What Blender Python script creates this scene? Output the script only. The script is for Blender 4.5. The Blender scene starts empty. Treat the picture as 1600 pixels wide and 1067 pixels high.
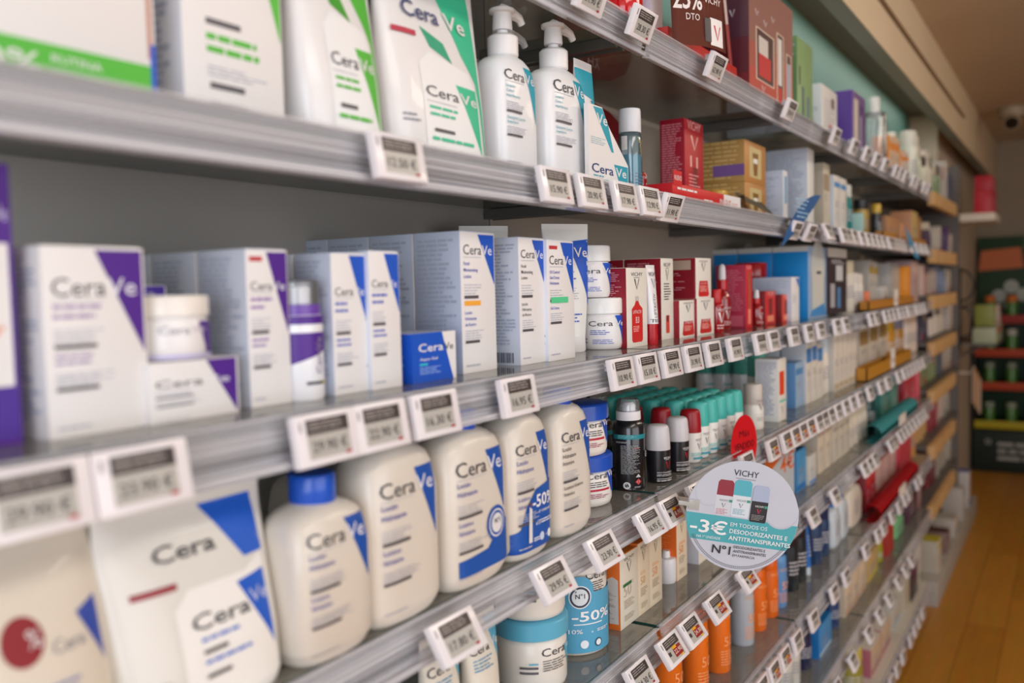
import bpy, bmesh, math, random
from mathutils import Vector, Matrix
random.seed(11)
SC = bpy.context.scene
COL = SC.collection

# ------------------------------------------------------------------ camera
F = 1400.0                                   # focal length in pixels of the 1600 px frame
_X = Vector((880, 103, -F)).normalized()
_Y = Vector((-2230, 28, -F)); _Y = (_Y - _X * _X.dot(_Y)).normalized()
_Z = _X.cross(_Y)
CR = Matrix((( _X.x, _Y.x, _Z.x), (_X.y, _Y.y, _Z.y), (_X.z, _Y.z, _Z.z)))   # world -> camera
CP = Vector((0, -0.5, 1.4))
cam_d = bpy.data.cameras.new('camera'); cam = bpy.data.objects.new('camera', cam_d); COL.objects.link(cam)
cam_d.sensor_width = 36; cam_d.lens = F / 1600 * 36; cam_d.clip_start = .02; cam_d.clip_end = 60
cam.matrix_world = Matrix.Translation(CP) @ CR.transposed().to_4x4()
cam_d.dof.use_dof = True; cam_d.dof.focus_distance = 1.24; cam_d.dof.aperture_fstop = 3.0
SC.camera = cam

# ------------------------------------------------------------------ light and exposure
SC.view_settings.view_transform = 'Standard'; SC.view_settings.look = 'None'
SC.view_settings.exposure = -0.22; SC.view_settings.gamma = 1; SC.view_settings.use_curve_mapping = False
w = bpy.data.worlds.new('room_ambient'); SC.world = w; w.use_nodes = True
w.node_tree.nodes['Background'].inputs[0].default_value = (.80, .84, 1.0, 1)
w.node_tree.nodes['Background'].inputs[1].default_value = .42

def area(name, loc, rot, sx, sy, power, col):
    d = bpy.data.lights.new(name, 'AREA'); d.shape = 'RECTANGLE'; d.size = sx; d.size_y = sy
    d.energy = power; d.color = col
    o = bpy.data.objects.new(name, d); COL.objects.link(o); o.location = loc; o.rotation_euler = rot
    return o
area('added_front_fill', (.1, -3.9, 1.55), (math.radians(90), 0, 0), 4.0, 2.1, 82, (.92, .95, 1.0))  # broad fill added across the aisle to light the shelf fronts evenly
area('added_side_fill', (-2.6, -1.5, 1.5), (math.radians(90), 0, math.radians(-72)), 2.2, 2.0, 76, (.80, .88, 1.0))  # cool fill added from the left to brighten the box sides
area('ceiling_panel_light', (.2, -1.5, 2.40), (math.radians(25), 0, 0), 1.6, .5, 18, (1.0, .95, .88))
area('ceiling_panel_light', (2.6, -1.5, 2.40), (math.radians(25), 0, 0), 1.6, .5, 26, (1.0, .86, .72))
area('ceiling_panel_light', (5.0, -1.6, 2.40), (math.radians(20), 0, 0), 1.6, .5, 20, (1.0, .82, .64))
area('pelmet_strip_light', (2.6, .16, 2.285), (0, 0, 0), 5.2, .03, 7, (1.0, .93, .82))

# ------------------------------------------------------------------ projection helpers (where a photo point lies on a shelf)
def proj(x, y, z):
    c = CR @ (Vector((x, y, z)) - CP)
    return 800 + F * c.x / -c.z, 533.5 - F * c.y / -c.z
def ray(px, py):
    return CR.transposed() @ Vector((px - 800, 533.5 - py, -F))
def wx(px, y, z):                             # world x on the line (y, z) seen at column px
    a, b = -.15, 9.0
    for _ in range(40):
        m = (a + b) / 2
        if proj(m, y, z)[0] < px: a = m
        else: b = m
    return (a + b) / 2
def wz(py, x, y):                             # world z above (x, y) seen at image row py
    a, b = 0.0, 2.6
    for _ in range(40):
        m = (a + b) / 2
        if proj(x, y, m)[1] > py: a = m
        else: b = m
    return (a + b) / 2

# ------------------------------------------------------------------ materials
def lin(c): return tuple(((v / 255) / 12.92 if v / 255 <= .04045 else (((v / 255) + .055) / 1.055) ** 2.4) for v in c)
_M = {}
def mat(col, rough=.45, metal=0, alpha=1, coat=0, name=None, spec=.5, emit=0):
    key = (col, rough, metal, alpha, coat, spec, emit)
    if key in _M: return _M[key]
    m = bpy.data.materials.new(name or 'surface_%02x%02x%02x' % tuple(int(c) for c in col)); m.use_nodes = True
    b = m.node_tree.nodes['Principled BSDF']; l = lin(col)
    b.inputs['Base Color'].default_value = (*l, 1); b.inputs['Roughness'].default_value = rough
    b.inputs['Metallic'].default_value = metal; b.inputs['Alpha'].default_value = alpha
    b.inputs['Coat Weight'].default_value = coat; b.inputs['Specular IOR Level'].default_value = spec
    if emit:
        b.inputs['Emission Color'].default_value = (*l, 1); b.inputs['Emission Strength'].default_value = emit
    _M[key] = m; return m
WH = (236, 233, 232); WARM = (220, 212, 200); INK = (62, 60, 66); GREY = (150, 150, 160); LG = (186, 188, 200)
BLUE = (18, 84, 196); PURP = (78, 26, 140); GRN = (88, 190, 62); TEAL = (0, 158, 182); MINT = (56, 196, 150); RED = (172, 14, 34)
TURQ = (70, 186, 178); ORG = (232, 112, 26); NAVY = (24, 40, 84); GOLD = (190, 148, 78); BLK = (28, 28, 32); SKY = (84, 166, 204)

def nodemat(name, fn):
    m = bpy.data.materials.new(name); m.use_nodes = True; nt = m.node_tree; nt.nodes.clear()
    fn(nt, nt.nodes, nt.links); return m
def _glass(tint, ior=1.45, rough=.02, boost=0, milk=0, mc=(.66, .63, .57)):
    def f(nt, N, L):
        o = N.new('ShaderNodeOutputMaterial'); mx = N.new('ShaderNodeMixShader'); t = N.new('ShaderNodeBsdfTransparent')
        g = N.new('ShaderNodeBsdfGlossy'); fr = N.new('ShaderNodeFresnel'); fr.inputs[0].default_value = ior
        t.inputs[0].default_value = (*tint, 1); g.inputs['Roughness'].default_value = rough
        if boost:
            a = N.new('ShaderNodeMath'); a.operation = 'ADD'; a.inputs[1].default_value = boost; a.use_clamp = True
            L.new(fr.outputs[0], a.inputs[0]); L.new(a.outputs[0], mx.inputs[0])
        else: L.new(fr.outputs[0], mx.inputs[0])
        if milk:
            dm = N.new('ShaderNodeMixShader'); df = N.new('ShaderNodeBsdfDiffuse'); df.inputs[0].default_value = (*mc, 1); dm.inputs[0].default_value = milk
            L.new(t.outputs[0], dm.inputs[1]); L.new(df.outputs[0], dm.inputs[2]); L.new(dm.outputs[0], mx.inputs[1])
        else: L.new(t.outputs[0], mx.inputs[1])
        L.new(g.outputs[0], mx.inputs[2]); L.new(mx.outputs[0], o.inputs[0])
    return f
M_GLASS = nodemat('shelf_glass', _glass((.84, .93, .90), 1.5, .04, .05, .30))
M_CLEAR = nodemat('clear_plastic', _glass((.95, .96, .97), 1.45, .08, .03, .16, (.8, .82, .84)))
M_BLUEG = nodemat('pale_blue_clear', _glass((.82, .94, .97), 1.45, .05, .06, .15, (.5, .75, .85)))
M_EDGE = mat((38, 74, 70), .15, name='green_glass_edge')
def _rail(nt, N, L):
    o = N.new('ShaderNodeOutputMaterial'); mx = N.new('ShaderNodeMixShader'); t = N.new('ShaderNodeBsdfTransparent')
    b = N.new('ShaderNodeBsdfPrincipled'); b.inputs['Base Color'].default_value = (.84, .84, .88, 1); b.inputs['Roughness'].default_value = .10
    b.inputs['Coat Weight'].default_value = .6
    t.inputs[0].default_value = (.95, .95, .96, 1)
    tc = N.new('ShaderNodeTexCoord'); mp = N.new('ShaderNodeMapping'); mp.inputs['Scale'].default_value = (.35, 1, 240)
    nz = N.new('ShaderNodeTexNoise'); nz.inputs['Scale'].default_value = 1.6; nz.inputs['Detail'].default_value = 2
    rm = N.new('ShaderNodeMapRange'); rm.inputs[1].default_value = .3; rm.inputs[2].default_value = .7; rm.inputs[3].default_value = .12; rm.inputs[4].default_value = .62
    L.new(tc.outputs['Object'], mp.inputs[0]); L.new(mp.outputs[0], nz.inputs[0]); L.new(nz.outputs[0], rm.inputs[0]); L.new(rm.outputs[0], mx.inputs[0])
    L.new(t.outputs[0], mx.inputs[1]); L.new(b.outputs[0], mx.inputs[2]); L.new(mx.outputs[0], o.inputs[0])
M_RAIL = nodemat('ribbed_clear_rail', _rail)
def _floor(nt, N, L):
    o = N.new('ShaderNodeOutputMaterial'); b = N.new('ShaderNodeBsdfPrincipled'); tc = N.new('ShaderNodeTexCoord')
    br = N.new('ShaderNodeTexBrick'); br.inputs['Scale'].default_value = 1; br.offset = .37; br.inputs['Mortar Size'].default_value = .0015
    br.inputs['Brick Width'].default_value = 1.1; br.inputs['Row Height'].default_value = .14
    br.inputs['Color1'].default_value = (*lin((190, 128, 36)), 1); br.inputs['Color2'].default_value = (*lin((206, 144, 50)), 1); br.inputs['Mortar'].default_value = (*lin((130, 84, 24)), 1)
    nz = N.new('ShaderNodeTexNoise'); nz.inputs['Scale'].default_value = 3; mp = N.new('ShaderNodeMapping'); mp.inputs['Scale'].default_value = (1.5, 16, 1)
    mx = N.new('ShaderNodeMix'); mx.data_type = 'RGBA'; mx.blend_type = 'MULTIPLY'; mx.inputs[0].default_value = .35
    L.new(tc.outputs['Object'], br.inputs[0]); L.new(tc.outputs['Object'], mp.inputs[0]); L.new(mp.outputs[0], nz.inputs[0])
    L.new(br.outputs[0], mx.inputs[6]); L.new(nz.outputs[1], mx.inputs[7]); L.new(mx.outputs[2], b.inputs['Base Color'])
    b.inputs['Roughness'].default_value = .38; L.new(b.outputs[0], o.inputs[0])
M_FLOOR = nodemat('oak_planks', _floor)
def _paint(col, var=.06):
    def f(nt, N, L):
        o = N.new('ShaderNodeOutputMaterial'); b = N.new('ShaderNodeBsdfPrincipled'); nz = N.new('ShaderNodeTexNoise'); nz.inputs['Scale'].default_value = 3
        tc = N.new('ShaderNodeTexCoord'); L.new(tc.outputs['Object'], nz.inputs[0])
        cr = N.new('ShaderNodeValToRGB'); c = lin(col)
        cr.color_ramp.elements[0].color = (*[v * (1 - var) for v in c], 1); cr.color_ramp.elements[1].color = (*[min(1, v * (1 + var)) for v in c], 1)
        L.new(nz.outputs[0], cr.inputs[0]); L.new(cr.outputs[0], b.inputs['Base Color']); b.inputs['Roughness'].default_value = .6
        L.new(b.outputs[0], o.inputs[0])
    return f
def paint(name, col, var=.06): return nodemat(name, _paint(col, var))
M_WOOD = paint('pale_wood', (205, 165, 112), .18)

# ------------------------------------------------------------------ mesh helpers
def link(name, bm, mats, parent=None, loc=(0, 0, 0), smooth=False):
    me = bpy.data.meshes.new(name); bm.normal_update(); bm.to_mesh(me); bm.free()
    if not isinstance(mats, (list, tuple)): mats = [mats]
    for m in mats: me.materials.append(m)
    if smooth:
        for p in me.polygons: p.use_smooth = True
        if smooth is not True:
            me.set_sharp_from_angle(angle=smooth)
    o = bpy.data.objects.new(name, me); COL.objects.link(o)
    if parent: o.parent = parent
    o.location = loc; return o
def bx(bm, x0, y0, z0, x1, y1, z1, mi=0, bev=0):
    v = [bm.verts.new(p) for p in ((x0, y0, z0), (x1, y0, z0), (x1, y1, z0), (x0, y1, z0), (x0, y0, z1), (x1, y0, z1), (x1, y1, z1), (x0, y1, z1))]
    fs = [bm.faces.new([v[i] for i in q]) for q in ((3, 2, 1, 0), (4, 5, 6, 7), (0, 1, 5, 4), (1, 2, 6, 5), (2, 3, 7, 6), (3, 0, 4, 7))]
    for f in fs: f.material_index = mi
    if bev:
        es = set(e for f in fs for e in f.edges)
        bmesh.ops.bevel(bm, geom=list(es), offset=bev, segments=2, affect='EDGES', profile=.6, material=-1)
    return fs
def boxobj(name, a, b, m, parent=None, bev=0):
    bm = bmesh.new(); bx(bm, *a, *b, bev=bev); return link(name, bm, m, parent, smooth=.6 if bev else False)
def lathe(bm, prof, n=28, cx=0, cy=0, mi=0, sx=1, sy=1):
    rings = []
    for r, z in prof:
        if r < 1e-6: rings.append([bm.verts.new((cx, cy, z))])
        else: rings.append([bm.verts.new((cx + r * sx * math.cos(6.28318 * i / n), cy + r * sy * math.sin(6.28318 * i / n), z)) for i in range(n)])
    for a, b in zip(rings, rings[1:]):
        for i in range(n):
            j = (i + 1) % n
            if len(a) == 1 and len(b) == 1: break
            if len(a) == 1: f = bm.faces.new((a[0], b[j], b[i]))
            elif len(b) == 1: f = bm.faces.new((a[i], a[j], b[0]))
            else: f = bm.faces.new((a[i], a[j], b[j], b[i]))
            f.material_index = mi
    if len(rings[0]) > 1: bm.faces.new(rings[0][::-1]).material_index = mi
    if len(rings[-1]) > 1: bm.faces.new(rings[-1]).material_index = mi
def loft(bm, rings, n=36, mi=0):                # rings: (z, half width, half depth, exponent, y shift)
    vs = []
    for R in rings:
        z, hw, hd, e = R[:4]; ys = R[4] if len(R) > 4 else 0; row = []
        for i in range(n):
            a = 6.28318 * i / n; c, s = math.cos(a), math.sin(a)
            row.append(bm.verts.new((hw * math.copysign(abs(c) ** (2 / e), c), ys + hd * math.copysign(abs(s) ** (2 / e), s), z)))
        vs.append(row)
    for a, b in zip(vs, vs[1:]):
        for i in range(n):
            j = (i + 1) % n; bm.faces.new((a[i], a[j], b[j], b[i])).material_index = mi
    bm.faces.new(vs[0][::-1]).material_index = mi; bm.faces.new(vs[-1]).material_index = mi
def tube(bm, pts, r, n=8, mi=0):
    prev = None
    for k, p in enumerate(pts):
        p = Vector(p); a = Vector(pts[max(0, k - 1)]); b = Vector(pts[min(len(pts) - 1, k + 1)])
        t = (b - a).normalized(); u = t.cross(Vector((0, 0, 1)))
        if u.length < 1e-3: u = t.cross(Vector((1, 0, 0)))
        u.normalize(); w_ = t.cross(u); rr = r[k] if isinstance(r, (list, tuple)) else r
        ring = [bm.verts.new(p + rr * (math.cos(6.28318 * i / n) * u + math.sin(6.28318 * i / n) * w_)) for i in range(n)]
        if prev:
            for i in range(n):
                j = (i + 1) % n; bm.faces.new((prev[i], prev[j], ring[j], ring[i])).material_index = mi
        else: bm.faces.new(ring[::-1]).material_index = mi
        prev = ring
    bm.faces.new(prev).material_index = mi

# ------------------------------------------------------------------ printed artwork: flat shapes and lettering wrapped on a face
_T = {}
def glyphs(s, bold):
    k = (s, bold)
    if k not in _T:
        c = bpy.data.curves.new('lettering', 'FONT'); c.body = s; c.resolution_u = 2; c.offset = .018 * bold
        o = bpy.data.objects.new('lettering', c); me = bpy.data.meshes.new_from_object(o)
        vs = [(v.co.x, v.co.y) for v in me.vertices]; fs = [tuple(p.vertices) for p in me.polygons]
        x0 = min((v[0] for v in vs), default=0); x1 = max((v[0] for v in vs), default=1)
        _T[k] = ([(a - x0, b) for a, b in vs], fs, x1 - x0)
        bpy.data.objects.remove(o); bpy.data.curves.remove(c); bpy.data.meshes.remove(me)
    return _T[k]
def R_(u0, v0, u1, v1, m): return ('p', [(u0, v0), (u1, v0), (u1, v1), (u0, v1)], m)
def P_(pts, m): return ('p', pts, m)
def T_(s, u, v, h, m, w=None, b=0, al='l', rot=0): return ('t', s, u, v, h, m, w, b, al, rot)
def C_(u, v, r, m, n=24, ry=None): return ('p', [(u + r * math.cos(6.2832 * i / n), v + (ry or r) * math.sin(6.2832 * i / n)) for i in range(n)], m)
def lines(u, v, w, h, n, m, fill=.5, rnd=None):  # n rows of word-like bars filling the block from v (top) downwards
    rnd = rnd or random; out = []; p = h / n
    for i in range(n):
        x = u; end = u + w * rnd.uniform(.6, 1); y1 = v - i * p
        while x < end:
            wl = min(rnd.uniform(.12, .34) * w, end - x)
            if wl > .03 * w: out.append(R_(x, y1 - p * fill, x + wl, y1, m))
            x += wl + w * .035
    return out
def decal(name, els, surf, parent, curved=0):
    bm = bmesh.new(); mats = []; off = {}; dl = bm.verts.layers.float.new('d')
    for k, e in enumerate(els):
        m = e[2] if e[0] == 'p' else e[5]
        if m not in mats: mats.append(m)
        mi = mats.index(m); d = (.0003 + .00010 * min(k, 14) + (0 if e[0] == 'p' else .0006)) if curved else (.00018 + .00002 * min(k, 60) + (0 if e[0] == 'p' else .0002))
        if e[0] == 'p':
            vs = [bm.verts.new((a, b, 0)) for a, b in e[1]]; fs = [vs]
        else:
            _, s, u, v, h, _, wd, bo, al, rot = e
            g, gf, gw = glyphs(s, bo); sy = h / .73; sx = wd / gw if wd else sy
            ox = 0 if al == 'l' else (-gw * sx / 2 if al == 'c' else -gw * sx)
            ca, sa = math.cos(rot), math.sin(rot)
            vs = []
            for a, b in g:
                a_, b_ = ox + a * sx, b * sy; vs.append(bm.verts.new((u + a_ * ca - b_ * sa, v + a_ * sa + b_ * ca, 0)))
            fs = [[vs[i] for i in f] for f in gf]
        for v_ in vs: v_[dl] = d
        for f in fs:
            try: bm.faces.new(f).material_index = mi
            except ValueError: pass
    if curved:
        bmesh.ops.triangulate(bm, faces=[f for f in bm.faces if len(f.verts) > 4 or f.calc_area() > curved * curved])
        for _ in range(5):
            es = [e for e in bm.edges if e.calc_length() > curved]
            if not es: break
            bmesh.ops.subdivide_edges(bm, edges=es, cuts=1, use_grid_fill=False)
            bmesh.ops.triangulate(bm, faces=[f for f in bm.faces if len(f.verts) > 4])
    for v_ in bm.verts: v_.co = surf(v_.co.x, v_.co.y, v_[dl])
    if not bm.faces: bm.free(); return None
    return link(name, bm, mats, parent)
def flat_front(w, d): return lambda u, v, o: Vector((u - w / 2, -d / 2 - o, v))
def flat_left(w, d): return lambda u, v, o: Vector((-w / 2 - o, d / 2 - u, v))

# artwork ------------------------------------------------------------
def art_corner(w, h, col, title=(), sub=(), tcol=None, u0=.08, badge=None, chip=None, tri=(.52, .55), logo=.79, inv=False, tbars=True, dens=1, ts=1.0):
    tc = mat(tcol or col); ink = mat(INK); g = mat(LG); e = []
    lw = w * .86
    if inv:
        e.append(P_([(w * .62, h * .985), (w * .985, h * .985), (w * .985, h * .02), (w * .9, h * .02)], mat(WH)))
        e.append(T_('Cera', w * u0, h * logo, min(h * .12, w * .18), mat(WH), lw * .58, .6)); e.append(T_('Ve', w * .69, h * logo, min(h * .12, w * .18), ink, w * .24, .6))
        g = mat((190, 205, 235)); tc = mat(WH); ink = g
    else:
        e.append(P_([(w * tri[0], h * .985), (w * .975, h * .985), (w * .975, h * tri[1])], mat(col)))
        ch = min(w * .17, h * .13)
        e.append(T_('Cera', w * u0, h * logo, ch, ink, lw * .60)); e.append(T_('Ve', w * u0 + lw * .62, h * logo, ch, mat((240, 240, 245)), lw * .34))
        e.append(R_(w * u0, h * (logo - .022), w * (u0 + .5), h * (logo - .017), g))
    if badge: e += [R_(w * u0, h * .925, w * (u0 + .3), h * .955, mat((196, 50, 60)))]
    y = logo - .075
    for t in title:
        th = ts * min(h * .026, w * .085); e.append(T_(t, w * u0, h * y, th, tc, None, .4)); y -= th / h * 1.75
    if not title and tbars: e += lines(w * u0, h * (y + .03), w * .5, h * .1, 2, tc, .42); y -= .1
    e += lines(w * u0, h * y, w * .5, h * .08, 4, g, .35); y -= .10
    e.append(R_(w * u0, h * y, w * (u0 + .40), h * (y + .022), mat((84, 80, 84)))); y -= .05
    if chip: e.append(R_(w * u0, h * y, w * (u0 + .46), h * (y + .035), mat(chip))); y -= .05
    for t in sub:
        th = ts * min(h * .024, w * .08); e.append(T_(t, w * u0, h * (y - .01), th, tc, None, .4)); y -= th / h * 1.75
    if not sub and tbars and y > .3: e += lines(w * u0, h * (y + .02), w * .5, h * .07, 2, tc, .42); y -= .08
    if y > .16:
        e += lines(w * u0, h * y, w * .6, h * .07, 4, g, .35); y -= .09
    if y > .1: e.append(R_(w * u0, h * y, w * (u0 + .40), h * (y + .02), mat((84, 80, 84))))
    e += lines(w * u0, h * .06, w * .4, h * .02, 1, g, .6)
    return e
def V_(u, v, w, h, m, t=.24):                  # the big slim V
    return [P_([(u, v + h), (u + w * t, v + h), (u + w * .5, v + h * .18), (u + w * .5, v)], m), P_([(u + w * (1 - t * .6), v + h), (u + w, v + h), (u + w * .5, v), (u + w * .5, v + h * .1)], m)]
def art_v(w, h, ink=INK, pic=None, col=RED, txt=(), vmid=.72, vh=None):
    k = mat(ink); e = [T_('VICHY', w * .5, h * .9, min(w * .15, h * .05), k, w * .56, 0, 'c'), R_(w * .36, h * .878, w * .64, h * .884, k)]
    vh = vh or min(h * .14, w * .45); e += V_(w * .37, h * (.865) - vh, w * .26, vh, k)
    y = .865 - vh / h - .03
    if pic == 'bottle':
        b = mat((214, 46, 44), .3); r = w * .26; y2 = y - .05
        e += [R_(w * .42, h * (y2 - .06), w * .58, h * y2, mat((200, 198, 198))), P_([(w * .44, h * (y2 - .06)), (w * .56, h * (y2 - .06)), (w * .62, h * (y2 - .11)), (w * .5 + r, h * (y2 - .16)), (w * .5 + r, h * .09), (w * .5 + r * .8, h * .06), (w * .5 - r * .8, h * .06), (w * .5 - r, h * .09), (w * .5 - r, h * (y2 - .16)), (w * .38, h * (y2 - .11))], b)]
        yy = y2 - .22; e.append(T_('LIFTACTIV', w * .5, h * yy, w * .07, mat(WH), w * .4, 0, 'c'))
        e.append(T_('B3', w * .5, h * (yy - .12), w * .13, mat(WH), None, 0, 'c')); e += lines(w * .3, h * (yy - .16), w * .4, h * .08, 4, mat((250, 190, 185)), .4)
    elif pic == 'pot':
        b = mat((206, 44, 42), .3)
        e += [P_([(w * .24, h * .44), (w * .76, h * .44), (w * .84, h * .1), (w * .78, h * .05), (w * .22, h * .05), (w * .16, h * .1)], b), T_('LIFTACTIV', w * .5, h * .36, w * .065, mat(WH), w * .42, 0, 'c')]
        e += lines(w * .26, h * .32, w * .48, h * .16, 6, mat((250, 200, 190)), .4)
    elif pic == 'wand':
        e += lines(w * .22, h * y, w * .6, h * .22, 7, k, .4); e.append(R_(w * .36, h * .08, w * .62, h * .30, mat((216, 70, 52)))); e.append(R_(w * .42, h * .22, w * .54, h * .30, mat((90, 30, 30))))
    elif pic == 'v2':
        e += lines(w * .2, h * (y - .1), w * .66, h * .05, 2, mat(col), .5); e.append(T_('50', w * .2, h * (y - .28), w * .3, mat(col), w * .4)); e += lines(w * .2, h * (y - .33), w * .6, h * .12, 5, mat((150, 128, 110)), .35)
        e += lines(w * .2, h * .16, w * .62, h * .08, 4, mat((160, 140, 120)), .3)
    else:
        e += lines(w * .24, h * (y - .05), w * .55, h * .12, 3, k, .45); e += lines(w * .24, h * .2, w * .55, h * .1, 4, mat(GREY), .35)
    return e
def art_small(w, h, m, n=16, u=.08): return lines(w * u, h * .95, w * (1 - 2 * u), h * .86, n, m, .55)
def art_generic(w, h, col, rnd, ink=GREY):
    e = [R_(w * .05, h * rnd.uniform(.6, .8), w * .95, h * rnd.uniform(.84, .96), mat(col))] if rnd.random() < .6 else [R_(w * .05, h * .03, w * .95, h * rnd.uniform(.12, .3), mat(col))]
    e += lines(w * .2, h * .55, w * .6, h * .12, 3, mat(ink), .45, rnd); e += lines(w * .2, h * .38, w * .6, h * .2, 6, mat(LG), .35, rnd); return e

# ------------------------------------------------------------------ registry of things and their labels
ITEMS = []
ROWN = ['top', 'second', 'third', 'fourth', 'fifth', 'sixth', 'seventh', 'bottom']
def tag(o, label, cat, group=None):
    o['label'] = label; o['category'] = cat
    if group: o['group'] = group
    return o
def struct(o): o['kind'] = 'structure'; return o
def reg(o, row, desc, nick, cat, group=None, full=None):
    o['category'] = cat
    if group: o['group'] = group
    ITEMS.append(dict(o=o, row=row, x=o.location.x, desc=desc, nick=nick, full=full, y=o.location.y)); return o
def copy_thing(o, loc, rot=None):
    c = o.copy(); COL.objects.link(c); c.location = loc
    if rot is not None: c.rotation_euler.z = rot
    for ch in o.children:
        k = ch.copy(); COL.objects.link(k); k.parent = c
        for g in ch.children:
            q = g.copy(); COL.objects.link(q); q.parent = k
    return c

ROWEND = {}
ZT = [1.760, 1.533, 1.310, 1.103, .908, .668, .433, .125]     # top of each shelf board
def fit(row, l, r, top, y, hc=None):           # from the photo columns of a front face to centre x, width, height
    z = ZT[row]; x0 = wx(l, y, z); x1 = wx(r, y, z); h = wz(top, (x0 + x1) / 2 if hc is None else hc, y) - z
    return (x0 + x1) / 2, x1 - x0, h

# ------------------------------------------------------------------ product builders (origin at the base centre, front towards -Y)
def fitd(row, l, r, top, y, d, a=.75, b=.42):      # rounded bodies: left outline comes from the back, right one from the front
    z = ZT[row]; x0 = wx(l, y + a * d, z); x1 = wx(r, y + b * d, z); return (x0 + x1) / 2, x1 - x0, wz(top, (x0 + x1) / 2, y + d / 2) - z
def carton(w, d, h, col=WH, side=None, top=None, front=None, sideart=None, bev=.0007, rough=.4, lift=0):
    bm = bmesh.new(); fs = bx(bm, -w / 2, -d / 2, lift, w / 2, d / 2, lift + h, bev=bev)
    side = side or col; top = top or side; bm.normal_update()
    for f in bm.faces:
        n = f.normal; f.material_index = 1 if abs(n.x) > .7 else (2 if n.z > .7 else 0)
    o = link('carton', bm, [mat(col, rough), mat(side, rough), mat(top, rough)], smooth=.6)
    if h > .07:                                  # tuck flap along the lid
        bm = bmesh.new(); bx(bm, -w / 2 + .002, -d / 2 + .001, h, w / 2 - .002, d / 2 - .001, h + .0006); link('lid_flap', bm, mat(top, rough), o)
    if front: decal('front_print', front, flat_front(w, d), o)
    if sideart: decal('side_print', sideart, flat_left(w, d), o)
    return o
def oval_front(rings, ys=0):
    def s(w):
        def f(u, v, o):
            u = u - w / 2
            for a, b in zip(rings, rings[1:]):
                if a[0] <= v <= b[0]: break
            t = 0 if b[0] == a[0] else max(0, min(1, (v - a[0]) / (b[0] - a[0])))
            hw = a[1] + (b[1] - a[1]) * t; hd = a[2] + (b[2] - a[2]) * t; e = a[3] + (b[3] - a[3]) * t
            q = min(.98, abs(u) / hw); return Vector((u, -hd * (1 - q ** e) ** (1 / e) - o, v))
        return f
    return s
def bottle_oval(w, d, h, col=WARM, cap=BLUE, capw=.30, caph=.13, art=None, pump=False, wrap=None, rough=.35):
    hw, hd = w / 2, d / 2; bh = h * (1 - caph) if not pump else h * .72
    rr = [(0, hw * .84, hd * .80, 3.2), (.004, hw * .92, hd * .9, 3.4), (.012, hw * .985, hd * .98, 4.2), (bh * .10, hw, hd, 4.4), (bh * .70, hw, hd, 4.4), (bh * .84, hw * .97, hd * .97, 3), (bh * .90, hw * .88, hd * .9, 2.8), (bh * .945, hw * .68, hd * .78, 2.5), (bh * .97, hw * .48, hd * .62, 2.2), (bh * .985, hw * .38, hd * .5, 2)]
    bm = bmesh.new(); loft(bm, rr); o = link('pump_bottle' if pump else 'lotion_bottle', bm, mat(col, rough, coat=.2), smooth=.9)
    c = min(hw * capw * 1.25, hd * .62)
    if pump:
        bm = bmesh.new(); lathe(bm, [(c * 1.05, bh * .975), (c * 1.15, bh * .985), (c * 1.15, bh * 1.13), (c * .95, bh * 1.15), (c * .42, bh * 1.155), (c * .42, bh * 1.2)])
        p = link('pump_collar', bm, mat(WH, .35), o, smooth=.7)
        bm = bmesh.new(); lathe(bm, [(c * .72, bh * 1.19), (c * .75, bh * 1.2), (c * .68, bh * 1.325), (c * .95, bh * 1.335), (c * .95, bh * 1.36), (c * .6, bh * 1.375)])
        tube(bm, [(0, 0, bh * 1.35), (hw * .45, -.002, bh * 1.355), (hw * .75, -.004, bh * 1.335), (hw * .86, -.005, bh * 1.29)], [c * .55, c * .42, c * .33, c * .28])
        link('pump_nozzle', bm, mat(WH, .35), p, smooth=.7)
    else:
        bm = bmesh.new(); lathe(bm, [(c * .98, bh * .965), (c, bh * .97), (c, h - .002), (c * .94, h)], 32); link('cap', bm, mat(cap, .35, coat=.3), o, smooth=.7)
    S = oval_front(rr)
    if art:
        decal('label_print', art, lambda u, v, q: S(w)(u + w * .035, v + bh * .05, q), o, curved=hw / 12)
    if wrap: wrap(o, S(w), w, bh)
    return o
def jar(r, h, lidc=BLUE, body=WH, lidh=.27, art=None, name='jar', squash=1, lr=1.0, rough=.35, ang=-.60):
    bh = h * (1 - lidh); bm = bmesh.new()
    lathe(bm, [(r * .86, 0), (r * .93, .002), (r * .975, .008), (r * .98, bh * .5), (r * .98, bh * .86), (r * .9, bh * .97), (r * .86, bh)], 40)
    o = link(name, bm, mat(body, rough, coat=.2), smooth=.8)
    bm = bmesh.new(); q = r * lr; lathe(bm, [(q * .97, bh * .985), (q, bh), (q, h - .0025), (q * .97, h - .0006), (q * .94, h), (0, h)], 40); link('lid', bm, mat(lidc, rough, coat=.2), o, smooth=.6)
    if art: cyl_decal(o, art, r * .98, 'label_print', ang)
    return o
def cyl_decal(o, art, r, name='label_print', ang=0, w=None):
    def s(u, v, q):
        a = u / r + ang; return Vector(((r + q) * math.sin(a), -(r + q) * math.cos(a), v))
    return decal(name, art, s, o, curved=r / 8)
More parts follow.
